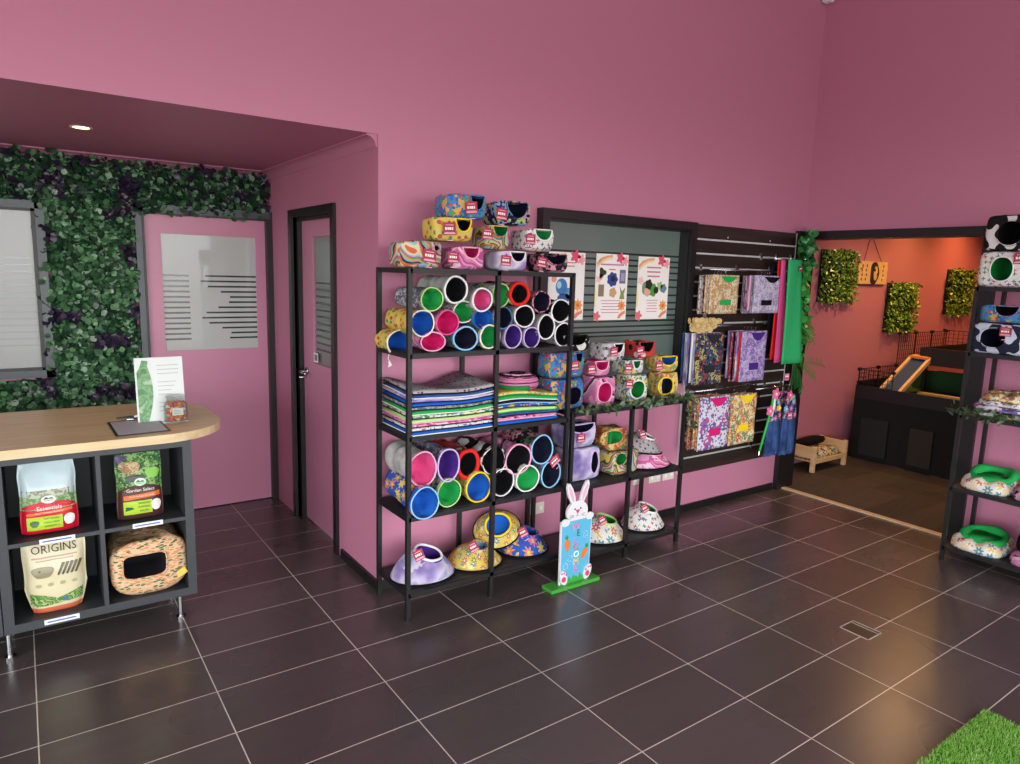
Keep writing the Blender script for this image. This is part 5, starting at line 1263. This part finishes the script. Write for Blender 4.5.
# navy pouches, green lead, pink tag cards at the right
gP = 'navy pouches with flowery tops at the right of the panel'
def bib(label, x0, x1, zt, zm_, zb, y, top, skirt):
    e = empty('flowery_pouch', ((x0+x1)/2, y, zb), 0, label, 'pouch', gP); w_ = x1-x0; h_ = zt-zb; m_ = zm_-zb
    bm = bmesh.new(); rings = []
    for j in range(13):
        t = j/12; z = m_*t; rr = []
        hw = w_/2*(1-.12*t)
        for s in (-1, 1):
            for i in (range(13) if s < 0 else range(12, -1, -1)):
                u = i/12; rr.append(Vector(((u-.5)*2*hw, s*.009+.013*math.sin(u*PI*5+s*.3)*(1-t*.6), z)))
        rings.append(rr)
    loft(bm, rings, close0=True, close1=True); obj('skirt', bm, skirt, e, smooth=True)
    bm = bmesh.new(); prism(bm, [(-w_*.42, m_-.01), (w_*.42, m_-.01), (w_*.36, m_+(h_-m_)*.5), (w_*.2, h_), (-w_*.2, h_), (-w_*.36, m_+(h_-m_)*.5)], -.012, .008); bmesh.ops.bevel(bm, geom=bm.edges[:], offset=.003, segments=1, affect='EDGES'); obj('flowery_top', bm, top, e)
    bm = bmesh.new(); tube(bm, [(0, 0, h_-.01), (0, 0, h_+.03), (.01, 0, h_+.04)], .002, 6); obj('hanger_hook', bm, CHROME, e)
    return e
bib('navy pouch with flowery top, left front one of three', 3.40, 3.57, .83, .665, .385, -.02, p_bib, p_denim)
bib('navy pouch with flowery top, right front one beside the post', 3.575, 3.76, .85, .67, .375, -.03, p_bib, p_denim)
bib('pale blue pouch with flowery top sticking out behind the navy ones', 3.6, 3.83, .86, .6, .5, .06, p_bib, plain('pale_blue_cloth', '#7fa8dc', .85))
def flowertag(label, px, py, y, r, c):
    p = at(px, py, 'y', y); e = empty('felt_flower_charm', p, 0, label, 'charm', 'felt charms clipped to the navy pouches')
    bm = bmesh.new(); prism(bm, [(r*(1+.22*math.cos(5*t))*math.cos(t), r*(1+.22*math.cos(5*t))*math.sin(t)) for t in [2*PI*i/30 for i in range(30)]], -.004, .004); obj('petals', bm, plain('felt_'+c.strip('#'), c, .8), e)
    bm = bmesh.new(); prism(bm, ell(0, 0, r*.3, r*.3, 12), -.006, -.003); obj('flower_centre', bm, plain('felt_cream', '#efe3a8', .8), e)
flowertag('large pink felt flower on the left navy pouch', 770, 411, -.045, .036, '#ea6fa6')
flowertag('pink felt flower high between the two navy pouches', 776, 394, -.045, .04, '#ea6fa6')
flowertag('yellow felt flower on the navy pouches', 779, 408, -.047, .022, '#ecd040')
flowertag('sky blue felt flower right of the yellow one', 786, 409, -.055, .022, '#6ab8dc')
flowertag('pink felt flower at the right pouch top', 790, 395, -.055, .03, '#e85a94')
for (px, py, lab) in ((790, 416, 'pink printed card clipped low on the right navy pouch'), (787, 377, 'pink printed card dangling under the green fleece strip')):
    p = at(px, py, 'y', -.06); e = empty('product_card', p, 0, lab, 'card'); bx('card', (-.028, 0, -.026), (.028, .0015, .026), plain('pink_card', '#e57d9e', .6), e)
    bx('card_print', (-.02, -.001, .002), (.02, .0, .01), TAGW, e); bx('card_print', (-.02, -.001, -.012), (.014, 0, -.006), TAGM, e)
e = empty('green_pet_lead', (3.33, -.03, .86), 0, 'green and white webbing lead hanging left of the navy pouches', 'pet lead')
bm = bmesh.new(); tube(bm, [(.11, 0, .02), (.09, -.005, -.1), (.05, 0, -.25), (-.005, 0, -.42)], .009, 8); obj('webbing', bm, plain('green_webbing', '#2fae4a', .7), e, smooth=True)
bm = bmesh.new(); tube(bm, [(.12, 0, .02), (.115, -.008, -.08), (.09, -.008, -.16)], .011, 8); obj('padded_handle', bm, plain('white_webbing', '#dfe6e2', .7), e, smooth=True)
bm = bmesh.new(); tube(bm, [(-.005, 0, -.42), (-.01, 0, -.45)], .006, 8); obj('clip', bm, CHROME, e)
for i in range(2):
    e = empty('dark_pet_lead', (3.30+.03*i, .05, .86), 0, ('dark blue narrow lead behind the green one', 'black narrow lead nearest the yellow bag')[i], 'pet lead')
    bm = bmesh.new(); tube(bm, [(.05, 0, .02), (.03, 0, -.15), (0, 0, -.36-.03*i)], .006, 6); obj('webbing', bm, (navy, black)[i], e, smooth=True)
    bm = bmesh.new(); tube(bm, [(0, 0, -.36-.03*i), (0, 0, -.39-.03*i)], .005, 6); obj('clip', bm, CHROME, e)
# ------------------------------------------------------------------ climbing plants on the post
IV = leafmats('vine', ['#2f8a3c', '#3fa548', '#237034', '#67b84e', '#1b5a30'])
e = empty('artificial_vine', (3.885, .135, 2.06), 0, 'bushy artificial vine with round and split leaves climbing the black post', 'vine')
rnd = random.Random(21)
bm = bmesh.new(); tube(bm, [(-.02+.02*math.sin(i*1.3), -.02+.01*math.cos(i), -i*.1) for i in range(15)], .006, 6); tube(bm, [(.03+.02*math.sin(i*1.7), .0, -.02-i*.09) for i in range(14)], .005, 6); obj('stem', bm, plain('vine_stem', '#4a6a38', .7), e, smooth=True)
bm = bmesh.new()
for i in range(210):
    t = rnd.random()**.9; z = .04-1.0*t
    p = Vector((rnd.uniform(-.075, .06), rnd.uniform(-.07, .0), z)); d = Vector((rnd.uniform(-1, 1), rnd.uniform(-.8, 0), rnd.uniform(-1, .6)))
    if z > -.22: mi = rnd.choice((2, 4, 4, 0)); s = rnd.uniform(.05, .08)
    else: mi = rnd.choice((0, 1, 1, 3)); s = rnd.uniform(.04, .065)
    add_leaf(bm, p, d, Vector((rnd.uniform(-.5, .3), -1, rnd.uniform(0, .8))), s, s*.9, mi, .15, .2)
obj('leaves', bm, IV, e)
e = empty('artificial_fern', (3.90, .13, 1.25), 0, 'spiky artificial fern sprays sticking out low on the black post', 'fern')
def spray(bm, p, d, L_, n, mi, wl=.07):
    d = d.normalized(); pts = [p+d*(L_*i/8)+Vector((0, 0, -L_*.25*(i/8)**2)) for i in range(9)]
    tube(bm, pts, .0022, 5, mi=2)
    for i in range(n):
        t = .2+.8*i/n; q = p+d*(L_*t)+Vector((0, 0, -L_*.25*t*t)); s = 1 if i % 2 else -1
        add_leaf(bm, q, d*.7+d.cross(Vector((0, -1, .3)))*s*.9, Vector((0, -1, .4)), wl, wl*.2, mi, .05, .2)
bm = bmesh.new()
for (a, b, c, L_) in ((.1, -.05, .45, .14), (.16, -.02, .1, .16), (.14, -.1, -.3, .15), (-.02, -.15, -.2, .12), (.1, -.1, -.6, .15)): spray(bm, Vector((0, -.02, .12)), Vector((a, b, c*.3)), L_, 12, 0)
for (a, b, c, L_) in ((.34, .0, .06, .42), (.2, -.05, -.05, .22), (.1, -.1, -.35, .16), (.13, -.03, -.25, .2), (-.03, -.1, -.3, .14)): spray(bm, Vector((0.0, -.03, -.2)), Vector((a, b, c)), L_, 16, 4 if L_ < .2 else 0, .06)
obj('fronds', bm, IV, e); bm = bmesh.new(); tube(bm, [(0, .0, .16), (-.01, -.02, 0), (.01, -.02, -.3), (-.04, -.03, -.42)], .005, 6); obj('stem', bm, plain('vine_stem', '#4a6a38', .7), e, smooth=True)

def garland(label, pts, n, seed, name='ivy_garland', size=.04, spread=.03):
    rnd = random.Random(seed); pts = [Vector(p) for p in pts]; e = empty(name, pts[0], 0, label, 'garland', 'leafy garlands along the rack shelves'); o = pts[0]
    bm = bmesh.new(); tube(bm, [p-o for p in pts], .003, 6); obj('stem', bm, plain('vine_stem', '#4a6a38', .7), e, smooth=True)
    bm = bmesh.new()
    for i in range(n):
        t = rnd.random()*(len(pts)-1); k = int(t); p = pts[k].lerp(pts[min(k+1, len(pts)-1)], t-k)-o
        p += Vector((rnd.uniform(-1, 1), rnd.uniform(-1, .2), rnd.uniform(-.6, .9)))*spread
        add_leaf(bm, p, Vector((rnd.uniform(-1, 1), rnd.uniform(-1, .2), rnd.uniform(-.6, .8))), Vector((rnd.uniform(-.4, .4), -1, rnd.uniform(0, 1))), size*rnd.uniform(.7, 1.3), size*.5, rnd.randrange(4), .12, .2)
    obj('leaves', bm, leafmats('ivy', ['#3a4c34', '#2b3f2a', '#536a48', '#45583c']), e)
    return e
garland('dusty green ivy garland lying along the front edge of the low rack top', [(1.35+.07*i, YF-.012+.008*math.sin(i*2), .965+.006*math.sin(i*3)) for i in range(14)]+[(2.28, YF-.02, .95)], 150, 4, spread=.02)
garland('short ivy sprig hanging down at the right end of the low rack top', [(2.27, YF-.01, .94), (2.285, YF-.015, .88), (2.28, YF-.015, .8), (2.3, YF-.015, .74)], 26, 8, name='ivy_sprig')

# ------------------------------------------------------------------ right rack goods
garland('ivy garland trailing along the middle shelf of the right rack', [(3.46, -1.2, .97), (3.48, -1.27, .962)]+[(3.485, -1.3-.05*i, .955+.004*math.sin(i*2)) for i in range(12)], 120, 6, size=.045)
def padbed(label, cy, z, w, d, h, outer, fl, flmat, rz=0, cx=3.68, group='folded cuddle beds on the right rack'):
    """a floppy folded cloth bed: printed base with a fleece roll along its top"""
    e = empty('cuddle_bed', (cx, cy, z), rz, label, 'pet bed', group); sd = random.random()*20; n = 36
    bm = bmesh.new(); rings = []
    for r_, q in ((.96, 0), (1.02, .2), (1.0, .55), (.92, .85), (.8, 1.0), (.4, .95), (.02, .9)):
        rings.append([Vector((d/2*r_*supe(a, 4)*math.cos(a), w/2*r_*supe(a, 4)*math.sin(a), h*q*(1+.25*noise.noise(Vector((math.cos(a)*2.2+sd, math.sin(a)*2.2, q))))+.008*math.sin(a*7)*(q > .3))) for a in [2*PI*i/n for i in range(n)]])
    loft(bm, rings, close0=True, close1=True); obj('padded_base', bm, outer, e, smooth=True)
    if fl:
        bm = bmesh.new(); pts = []; rs = []
        for i in range(25):
            a = 2*PI*i/24; pts.append((d*.30*math.cos(a)*supe(a, 3)*.9, w*.36*math.sin(a)*supe(a, 3), h*1.0+.022*math.cos(a)+.01)); rs.append(fl*(1+.25*math.sin(a*3+sd)))
        tube(bm, pts, rs, 10, cap=False); bmesh.ops.remove_doubles(bm, verts=bm.verts[:], dist=.002); obj('fleece_roll', bm, flmat, e, smooth=True)
        bm = bmesh.new(); prism(bm, [(d*.3*math.cos(a), w*.36*math.sin(a)) for a in [2*PI*i/24 for i in range(24)]], h*.95, h*1.12, axis='z'); obj('inner_pad', bm, flmat, e, smooth=True)
    return e
padbed('white cloud print cuddle bed with bright green fleece roll, fourth shelf of the right rack', -1.43, LV3[1]+.001, .27, .34, .07, p_dino, .026, green)
padbed('pink swirl cuddle bed with magenta fleece, fourth shelf at the right edge', -1.71, LV3[1]+.001, .27, .33, .06, p_pink, .018, magenta)
padbed('white cloud print cuddle bed with green fleece on the lowest shelf of the right rack', -1.43, LV3[0]+.001, .29, .35, .065, p_dino, .022, green)
padbed('pink and black swirl cuddle bed on the lowest shelf at the right edge', -1.73, LV3[0]+.001, .25, .34, .07, p_pink, 0, None)
b_ = padbed('black cushion with small white lettering behind the pink swirl bed', -1.72, LV3[0]+.085, .2, .26, .09, black, 0, None)
for i in range(4):
    bx('white_letter_mark', (-.1305, .05-.022*i, .05), (-.127, .062-.022*i, .068), white, b_)
labs = ['pale green print cloth hide, lowest of the pile beside the ivy', 'white and violet print cloth hide in the middle of the pile', 'rosy print cloth hide third in the pile', 'yellow print cloth hide on top of the pile on the right rack']
z = LV3[2]+.001
for (lab, m, h_, w_) in ((labs[0], p_wgreen, .035, .33), (labs[1], p_pinkuni, .035, .33), (labs[2], p_whitepaw, .028, .28), (labs[3], p_ymulti, .042, .24)):
    padbed(lab, -1.47, z, w_, .33, h_, m, 0, None, group='cloth hides piled on the middle shelf of the right rack'); z += h_*1.02

# ------------------------------------------------------------------ side room
YW = .55
FG = leafmats('panel', ['#5f8a2c', '#7fa83a', '#45701f', '#9cbf50', '#2e4f18'])
for lab, (px0, px1, pt, pb) in (('left large square of fine artificial leaves on the orange wall', (820, 856, 249, 303)), ('middle low square of fine artificial leaves below the hanging wooden picture', (886, 915, 282, 332)), ('right square of fine artificial leaves near the right rack', (946, 973, 269, 315))):
    a = at(px0, (pt+pb)/2, 'y', YW-.02); b_ = at(px1, (pt+pb)/2, 'y', YW-.02); zt = at((px0+px1)/2, pt, 'y', YW-.02).z; zb = at((px0+px1)/2, pb, 'y', YW-.02).z
    e = empty('leaf_wall_panel', ((a.x+b_.x)/2, YW, zb), 0, lab, 'leaf panel', 'squares of artificial leaves on the side room wall'); w_, h_ = b_.x-a.x, zt-zb
    bx('backing_grid', (-w_/2+.01, -.006, .01), (w_/2-.01, -.001, h_-.01), plain('dark_green_backing', '#0c1a12', .8), e)
    bm = bmesh.new(); foliage(bm, [((-w_/2, 0), (w_/2, h_))], (0, -1, 0), 1100, .036, .05, random.Random(px0), 5, [3, 3, 2, 1.5, 1.5], None, asp=.55)
    bmesh.ops.translate(bm, verts=bm.verts[:], vec=(0, -.006, 0)); obj('leaves', bm, FG, e)
# hanging wooden picture
a = at(858, 272, 'y', YW-.02); b_ = at(887, 272, 'y', YW-.02); zt = at(873, 261.5, 'y', YW-.02).z; zb = at(873, 284, 'y', YW-.02).z
w_, h_ = b_.x-a.x, zt-zb
e = empty('wooden_picture', ((a.x+b_.x)/2, YW, zb), 0, 'pale wooden square picture with a dark animal head hanging by a cord', 'picture')
bx('plaque', (-w_/2, -.022, 0), (w_/2, -.004, h_), PINE, e)
dkp = plain('dark_burnt_wood', '#2a201c', .6)
bm = bmesh.new(); prism(bm, [(w_*.04+.075*(1+.15*math.cos(3*t))*math.cos(t), h_*.48+.11*math.sin(t)) for t in [2*PI*i/24 for i in range(24)]], -.03, -.02); o = obj('animal_head_relief', bm, dkp, e)
bm = bmesh.new(); prism(bm, [(w_*.06+.035*math.cos(t), h_*.48+.07*math.sin(t)) for t in [2*PI*i/20 for i in range(20)]], -.034, -.028); obj('muzzle', bm, PINE, o)
bm = bmesh.new(); prism(bm, ell(w_*.02, h_*.62, .012, .016, 12), -.036, -.03); prism(bm, ell(w_*.12, h_*.44, .014, .012, 12), -.036, -.03); obj('eye_and_nose', bm, dkp, o)
for i in range(4):
    for sx in (-.38, -.24, .34): 
        bm = bmesh.new(); prism(bm, ell(w_*sx+.01*(i % 2), h_*(.2+.2*i), .009, .014, 8), -.024, -.021); obj('leaf_engraving', bm, dkp, e)
bm = bmesh.new(); tube(bm, [(w_*.3, -.01, h_), (-w_*.12, -.006, h_+.26), (-w_*.14, -.006, h_+.26), (-w_*.3, -.01, h_)], .0025, 5); obj('cord', bm, plain('brown_cord', '#4a3028', .8), e)

# little wooden pet bed
e = empty('wooden_pet_bed', (4.28, .28, .0), 0, 'small pale pine doll size bed standing on the dark carpet by the post', 'pet bed')
L_, D_ = .84, .24
def leg(x, y, h): bx('leg', (x-.018, y-.018, .006), (x+.018, y+.018, h), PINE, e, bev=.003)
leg(.32, 0, .245); leg(.84, 0, .245); leg(.32, D_, .245); leg(.84, D_, .245)
bx('side_rail', (.335, -.014, .085), (.825, .006, .125), PINE, e); bx('side_rail', (.335, D_-.006, .085), (.825, D_+.014, .125), PINE, e)
bx('head_board', (.305, .015, .13), (.33, D_-.015, .235), PINE, e, bev=.004); bx('foot_board', (.83, .015, .12), (.855, D_-.015, .235), PINE, e, bev=.004)
bx('slat_base', (.335, .006, .09), (.825, D_-.006, .1), PINE, e)
bed0 = (4.28, .28)
m_ = pat('yellow_blue_print', 'busy', ['#e0c24a', '#3a6aa8', '#e8e0c0', '#2c2c30', '#e8d050', '#c8d8e0', '#4a7a9a'], 22)
e = empty('bed_cushion', (4.86, .4, .101), 0, 'yellow and blue printed cushion lying on the small wooden bed', 'cushion')
bm = bmesh.new(); rings = []
for r_, z in ((.9, 0), (1, .02), (.98, .05), (.85, .07), (.4, .078), (.02, .08)): rings.append([Vector((.235*r_*supe(a, 5)*math.cos(a), .108*r_*supe(a, 5)*math.sin(a), z+.01*noise.noise(Vector((a*2, r_*3, 1))))) for a in [2*PI*i/32 for i in range(32)]])
loft(bm, rings, close0=True, close1=True); obj('cover', bm, m_, e, smooth=True)
e = empty('black_pillow', (4.85, .475, .19), 0, 'black soft pillow along the wall side of the small wooden bed', 'pillow')
bm = bmesh.new(); rings = []
for r_, z in ((.5, 0), (.9, .015), (1, .04), (.9, .065), (.5, .078), (.05, .08)): rings.append([Vector((.225*r_*supe(a, 4)*math.cos(a), .045*r_*supe(a, 3)*math.sin(a), z)) for a in [2*PI*i/28 for i in range(28)]])
loft(bm, rings, close0=True, close1=True); obj('cover', bm, black, e, smooth=True)

# pet run: covered table, tray, grids, loft and ramp
CORO = plain('black_coroplast', '#131316', .5); GRS = plain('dark_artificial_turf', '#1e4a22', .9, bump=1.0, bscale=120, var=.4)
e = empty('small_pet_cage', (5.52, 0, 0), 0, 'large black two level pet run with wire grids and a ramp in the side room', 'pet cage')
CY0, CY1, CW, ZT = -.78, .45, 1.75, .63
bm = bmesh.new(); n = 40
def cloth_pt(i, z):
    # skirt around three sides
    per = [(CW, CY0), (0, CY0), (0, CY1), (CW, CY1)]
    return None
bm = bmesh.new()
path = [Vector((CW-CW*i/24, CY0, 0)) for i in range(25)]+[Vector((0, CY0+(CY1-CY0)*i/24, 0)) for i in range(1, 25)]
rings = []
for z in (.0, .15, .3, .45, .56, .6):
    rr = []
    for i, p in enumerate(path):
        nrm = Vector((0, -1, 0)) if i < 24 else Vector((-1, 0, 0))
        rr.append(p+nrm*(.012*math.sin(i*1.9)*(1-z/.65)+.004)+Vector((0, 0, z)))
    rings.append(rr)
loft(bm, rings, cyc=False); obj('table_skirt', bm, plain('black_cloth_skirt', '#0e0e11', .9), e, smooth=True)
bx('table_top', (.0, CY0, .58), (CW, CY1, .61), CORO, e)
bx('storage_box', (-.045, -.32, .06), (-.015, -.12, .4), plain('dim_brown_cardboard', '#2c261d', .8), e)
bx('storage_box', (-.045, .08, .06), (-.015, .34, .42), plain('dim_grey_crate', '#17181b', .7), e)
bm = bmesh.new()
for a, b in (((0, CY0, .61), (.012, CY1, .72)), ((CW-.012, CY0, .61), (CW, CY1, .76)), ((.012, CY0, .61), (CW-.012, CY0+.012, .76)), ((.012, CY1-.012, .61), (CW-.012, CY1, .76))): box(bm, a, b)
obj('tray_wall', bm, CORO, e)
bx('tray_turf', (.012, CY0+.012, .61), (CW-.012, CY1-.012, .64), GRS, e)
bx('timber_batten', (.5, -.6, .64), (.54, .1, .67), PINE, e)
bx('upper_turf_wall', (.95, -.7, .64), (.97, .35, .84), GRS, e)
def grid(p0, p1, z0, z1, par, nu, nv):
    bm = bmesh.new(); p0 = Vector(p0); p1 = Vector(p1); r = .0028
    for i in range(nu+1):
        q = p0.lerp(p1, i/nu); tube(bm, [(q.x, q.y, z0), (q.x, q.y, z1)], r if i not in (0, nu) else .005, 4)
    for j in range(nv+1): z = z0+(z1-z0)*j/nv; tube(bm, [(p0.x, p0.y, z), (p1.x, p1.y, z)], r if j not in (0, nv) else .005, 4)
    o = obj('wire_grid', bm, BLK, par)
    for q in (p0, p1):
        bm = bmesh.new(); tube(bm, [(q.x-.012, q.y, z1), (q.x+.012, q.y, z1)], .017, 10); obj('grid_connector', bm, BLK, o)
for i in range(2): grid((.0+.36*i, CY1-.02, 0), (.36+.36*i, CY1-.02, 0), .64, .88-.0, e, 8, 6)
for i in range(3): grid((.72+.36*i, CY1-.02, 0), (1.08+.36*i-.02, CY1-.02, 0), .86, 1.21, e, 8, 8)
for i in range(3): grid((CW-.02, CY1-.02-.38*i, 0), (CW-.02, CY1-.40-.38*i, 0), .9, 1.22, e, 8, 8)
grid((.01, CY1-.02, 0), (.01, CY1-.34, 0), .72, .88, e, 7, 4)
# loft platform
bm = bmesh.new(); box(bm, (.62, -.78, 1.0), (CW-.03, .16, 1.02)); box(bm, (.6, -.78, .93), (.62, .16, 1.1)); box(bm, (.62, .148, 1.02), (CW-.03, .16, 1.1)); obj('loft_platform', bm, CORO, e)
for (x, y) in ((.66, -.74), (.66, .12), (1.6, -.74), (1.6, .12)): bx('loft_leg', (x-.015, y-.015, .64), (x+.015, y+.015, 1.0), CORO, e)
# ramp (rises into the room from the tray edge)
pb0, pb1 = at(878, 393, 'x', 5.56), at(896, 397, 'x', 5.56); pt0, pt1 = at(911, 358, 'x', 6.08), at(929, 361, 'x', 6.08)
rp = obj('ramp_board', bmesh.new(), plain('denim_blue_felt', '#2d4368', .9), e)
def bar_(name, a, b, c, d, m, par, th=.02):
    bm = bmesh.new(); q = [Vector(v)-Vector((5.52, 0, 0)) for v in (a, b, c, d)]; A = [bm.verts.new(v) for v in q]; B = [bm.verts.new(v+Vector((0, 0, -th))) for v in q]
    bm.faces.new(A); bm.faces.new(B[::-1])
    for i in range(4): bm.faces.new((A[i], B[i], B[(i+1) % 4], A[(i+1) % 4]))
    return obj(name, bm, m, par)
bpy.data.objects.remove(rp)
rp = bar_('ramp_board', pb0, pb1, pt1, pt0, plain('denim_blue_felt', '#2d4368', .9), e)
for (a, b) in ((pb0, pt0), (pb1, pt1)):
    v = Vector((0, .014, 0)); bar_('ramp_rail', a+v+Vector((0, 0, .025)), a-v+Vector((0, 0, .025)), b-v+Vector((0, 0, .025)), b+v+Vector((0, 0, .025)), PINE, e, .045)
q = Vector((-.03, 0, .028)); bar_('ramp_top_step', pt0+q, pt1+q, pt1+q+Vector((.1, 0, .01)), pt0+q+Vector((.1, 0, .01)), plain('orange_tinted_pine', '#d08a4a', .5), e)
e = empty('side_table', (6.0, -1.6, 0), 0, 'dark table partly hidden behind the right rack in the side room', 'table')
bx('table_top', (-.4, -.4, .7), (.4, .4, .74), CORO, e)
for s in (-1, 1):
    for t in (-1, 1): bx('leg', (.36*s-.02, .36*t-.02, .006), (.36*s+.02, .36*t+.02, .7), CORO, e)

# ------------------------------------------------------------------ floor details
c = [at(*q, 'z', 0) for q in ((842, 629), (858, 622), (878, 631), (864, 639))]
e = empty('floor_outlet_lid', (sum((p.x for p in c))/4, sum((p.y for p in c))/4, 0), 0, 'small square metal rimmed floor outlet lid set in the dark tiles', 'floor outlet')
hx_, hy_ = .065, .075
bm = bmesh.new()
for a, b in (((-hx_, -hy_, 0), (hx_, -hy_+.006, .002)), ((-hx_, hy_-.006, 0), (hx_, hy_, .002)), ((-hx_, -hy_, 0), (-hx_+.006, hy_, .002)), ((hx_-.006, -hy_, 0), (hx_, hy_, .002)), ((hx_-.03, -hy_, 0), (hx_-.025, hy_, .002))): box(bm, a, b)
obj('rim', bm, plain('pale_rim', '#b0aaa4', .5), e)
bx('lid', (-hx_+.006, -hy_+.006, 0), (hx_-.006, hy_-.006, .001), plain('dark_lid', '#2b292b', .4), e)
# artificial turf mat
t0 = at(985, 708, 'z', .02)
TX1, TY1 = t0.x, t0.y
o = bx('turf_mat_base', (TX1-1.5, TY1-1.3, 0.0), (TX1, TY1, .008), plain('turf_backing', '#2c4a1c', .9)); o.name = 'turf_mat'
tag(o, 'bright green artificial grass mat on the tiles in the bottom right corner', 'grass mat')
bm = bmesh.new(); rnd = random.Random(2)
for i in range(42000):
    x = TX1-1.02*rnd.random(); y = TY1-.42*rnd.random(); a = rnd.random()*6.28; h = rnd.uniform(.014, .026); lx, ly = rnd.uniform(-.008, .008), rnd.uniform(-.008, .008)
    w = .0011; c_, s_ = math.cos(a)*w, math.sin(a)*w
    v = [bm.verts.new(q) for q in ((x-c_, y-s_, .006), (x+c_, y+s_, .006), (x+lx, y+ly, h))]
    f = bm.faces.new(v); f.material_index = rnd.choices((0, 1, 2), (4, 4, 1))[0]
g = obj('grass_blades', bm, [plain('grass_a', '#6fae3a', .6), plain('grass_b', '#8cc850', .6), plain('grass_c', '#b8d888', .6)], o, autouv=False); g['kind'] = 'stuff'

# ------------------------------------------------------------------ light
wd = bpy.data.worlds.new('daylight'); sc.world = wd; wd.use_nodes = True
bg = wd.node_tree.nodes['Background']; bg.inputs['Color'].default_value = (.97, 1.0, .99, 1); bg.inputs['Strength'].default_value = WORLD
wt = wd.node_tree; tcw = N(wt, 'ShaderNodeTexCoord'); sxw = N(wt, 'ShaderNodeSeparateXYZ'); wt.links.new(tcw.outputs['Generated'], sxw.inputs[0])
mrw = N(wt, 'ShaderNodeMapRange'); mrw.inputs['From Min'].default_value = -.06; mrw.inputs['From Max'].default_value = .02; wt.links.new(sxw.outputs['Z'], mrw.inputs['Value'])
mxw = N(wt, 'ShaderNodeMix', data_type='RGBA'); mxw.inputs['A'].default_value = (.36, .34, .32, 1); mxw.inputs['B'].default_value = (.97, 1.0, .99, 1)   # pavement below, overcast sky above
wt.links.new(mrw.outputs['Result'], mxw.inputs['Factor']); wt.links.new(mxw.outputs['Result'], bg.inputs['Color'])
def area(name, loc, rot, sx, sy, power, col, portal=False, spread=None):
    l = bpy.data.lights.new(name, 'AREA'); l.shape = 'RECTANGLE'; l.size = sx; l.size_y = sy; l.energy = power; l.color = col
    if portal: l.cycles.is_portal = True
    if spread: l.spread = spread
    o = bpy.data.objects.new(name, l); COL.objects.link(o); o.location = loc; o.rotation_euler = rot
    return o
for i, x in enumerate((-3.85, -1.5, .8, 2.85)):
    area('shop_window_portal', (x, -6.22, 1.45), (PI/2, 0, 0), (2.1, 2.1, 2.1, 1.9)[i], 2.4, 1, (1, 1, 1), portal=True)
for i, (y, sy) in enumerate(((-5.4, 1.4), (-3.7, 1.6), (-1.85, 1.7))):
    area('shop_window_portal', (-5.08, y, 1.45), (PI/2, 0, -PI/2), sy, 2.4, 1, (1, 1, 1), portal=True)
# unseen light panels added under the hall ceiling to brighten the room
for i, (x, y) in enumerate(((-2.4, -2.2), (.6, -2.2), (-2.4, -4.8), (.6, -4.8))):
    e = empty('added_light_panel', (x, y, H), 0, 'added flat square light panel on the hall ceiling, out of view', 'ceiling light', 'added hall ceiling light panels')
    bx('housing', (-.3, -.3, -.03), (.3, .3, 0), WHITE, e)
    bx('diffuser', (-.28, -.28, -.034), (.28, .28, -.03), plain('added_panel_diffuser', '#ffffff', .5, emit=PANEL, ecol='#fff4e6'), e)
# side-room spots
for i, (x, y, p_, c_) in enumerate(((5.35, -.3, SPOT*1.25, (1, .56, .24)), (6.35, -.05, SPOT*1.05, (1, .52, .12)), (7.5, .0, SPOT*1.25, (1, .40, .10)), (6.0, -1.4, SPOT*.55, (1, .55, .26)), (8.4, -.6, SPOT*.8, (1, .38, .12)))):
    e = empty('recessed_spotlight', (x, y, 2.7), 0, 'warm recessed spotlight in the side room ceiling, hidden above the opening', 'ceiling light', 'warm recessed spotlights of the side room')
    bm = bmesh.new(); tube(bm, [(0, 0, -.004), (0, 0, 0)], .05, 20); obj('bezel', bm, ALU, e)
    l = bpy.data.lights.new('spotlight_lamp', 'SPOT'); l.energy = p_; l.color = c_; l.spot_size = 2.5; l.spot_blend = .8; l.shadow_soft_size = .08
    o = bpy.data.objects.new('spotlight_lamp', l); COL.objects.link(o); o.location = (x, y, 2.67)
l = bpy.data.lights.new('downlight_lamp', 'SPOT'); l.energy = 6; l.color = (1, .85, .6); l.spot_size = 1.6; l.spot_blend = .6; l.shadow_soft_size = .04
o = bpy.data.objects.new('downlight_lamp', l); COL.objects.link(o); o.location = (-.846, 1.074, 2.345)

# ------------------------------------------------------------------ camera
cam = bpy.data.cameras.new('camera'); co = bpy.data.objects.new('camera', cam); COL.objects.link(co)
cam.sensor_width = 36; cam.lens = F/1020*36; cam.clip_start = .05; cam.clip_end = 60
M = Matrix((RV, UV_, -FV)).transposed().to_4x4(); M.translation = CAM; co.matrix_world = M
sc.camera = co
vs = sc.view_settings; vs.view_transform = 'Standard'; vs.look = 'None'; vs.gamma = 1; vs.use_curve_mapping = False; vs.exposure = EXPO
sc.cycles.max_bounces = 8; sc.cycles.diffuse_bounces = 5; sc.cycles.glossy_bounces = 4; sc.cycles.transmission_bounces = 8
sc.cycles.sample_clamp_indirect = 6; sc.cycles.use_denoising = True; sc.cycles.caustics_reflective = False; sc.cycles.caustics_refractive = False
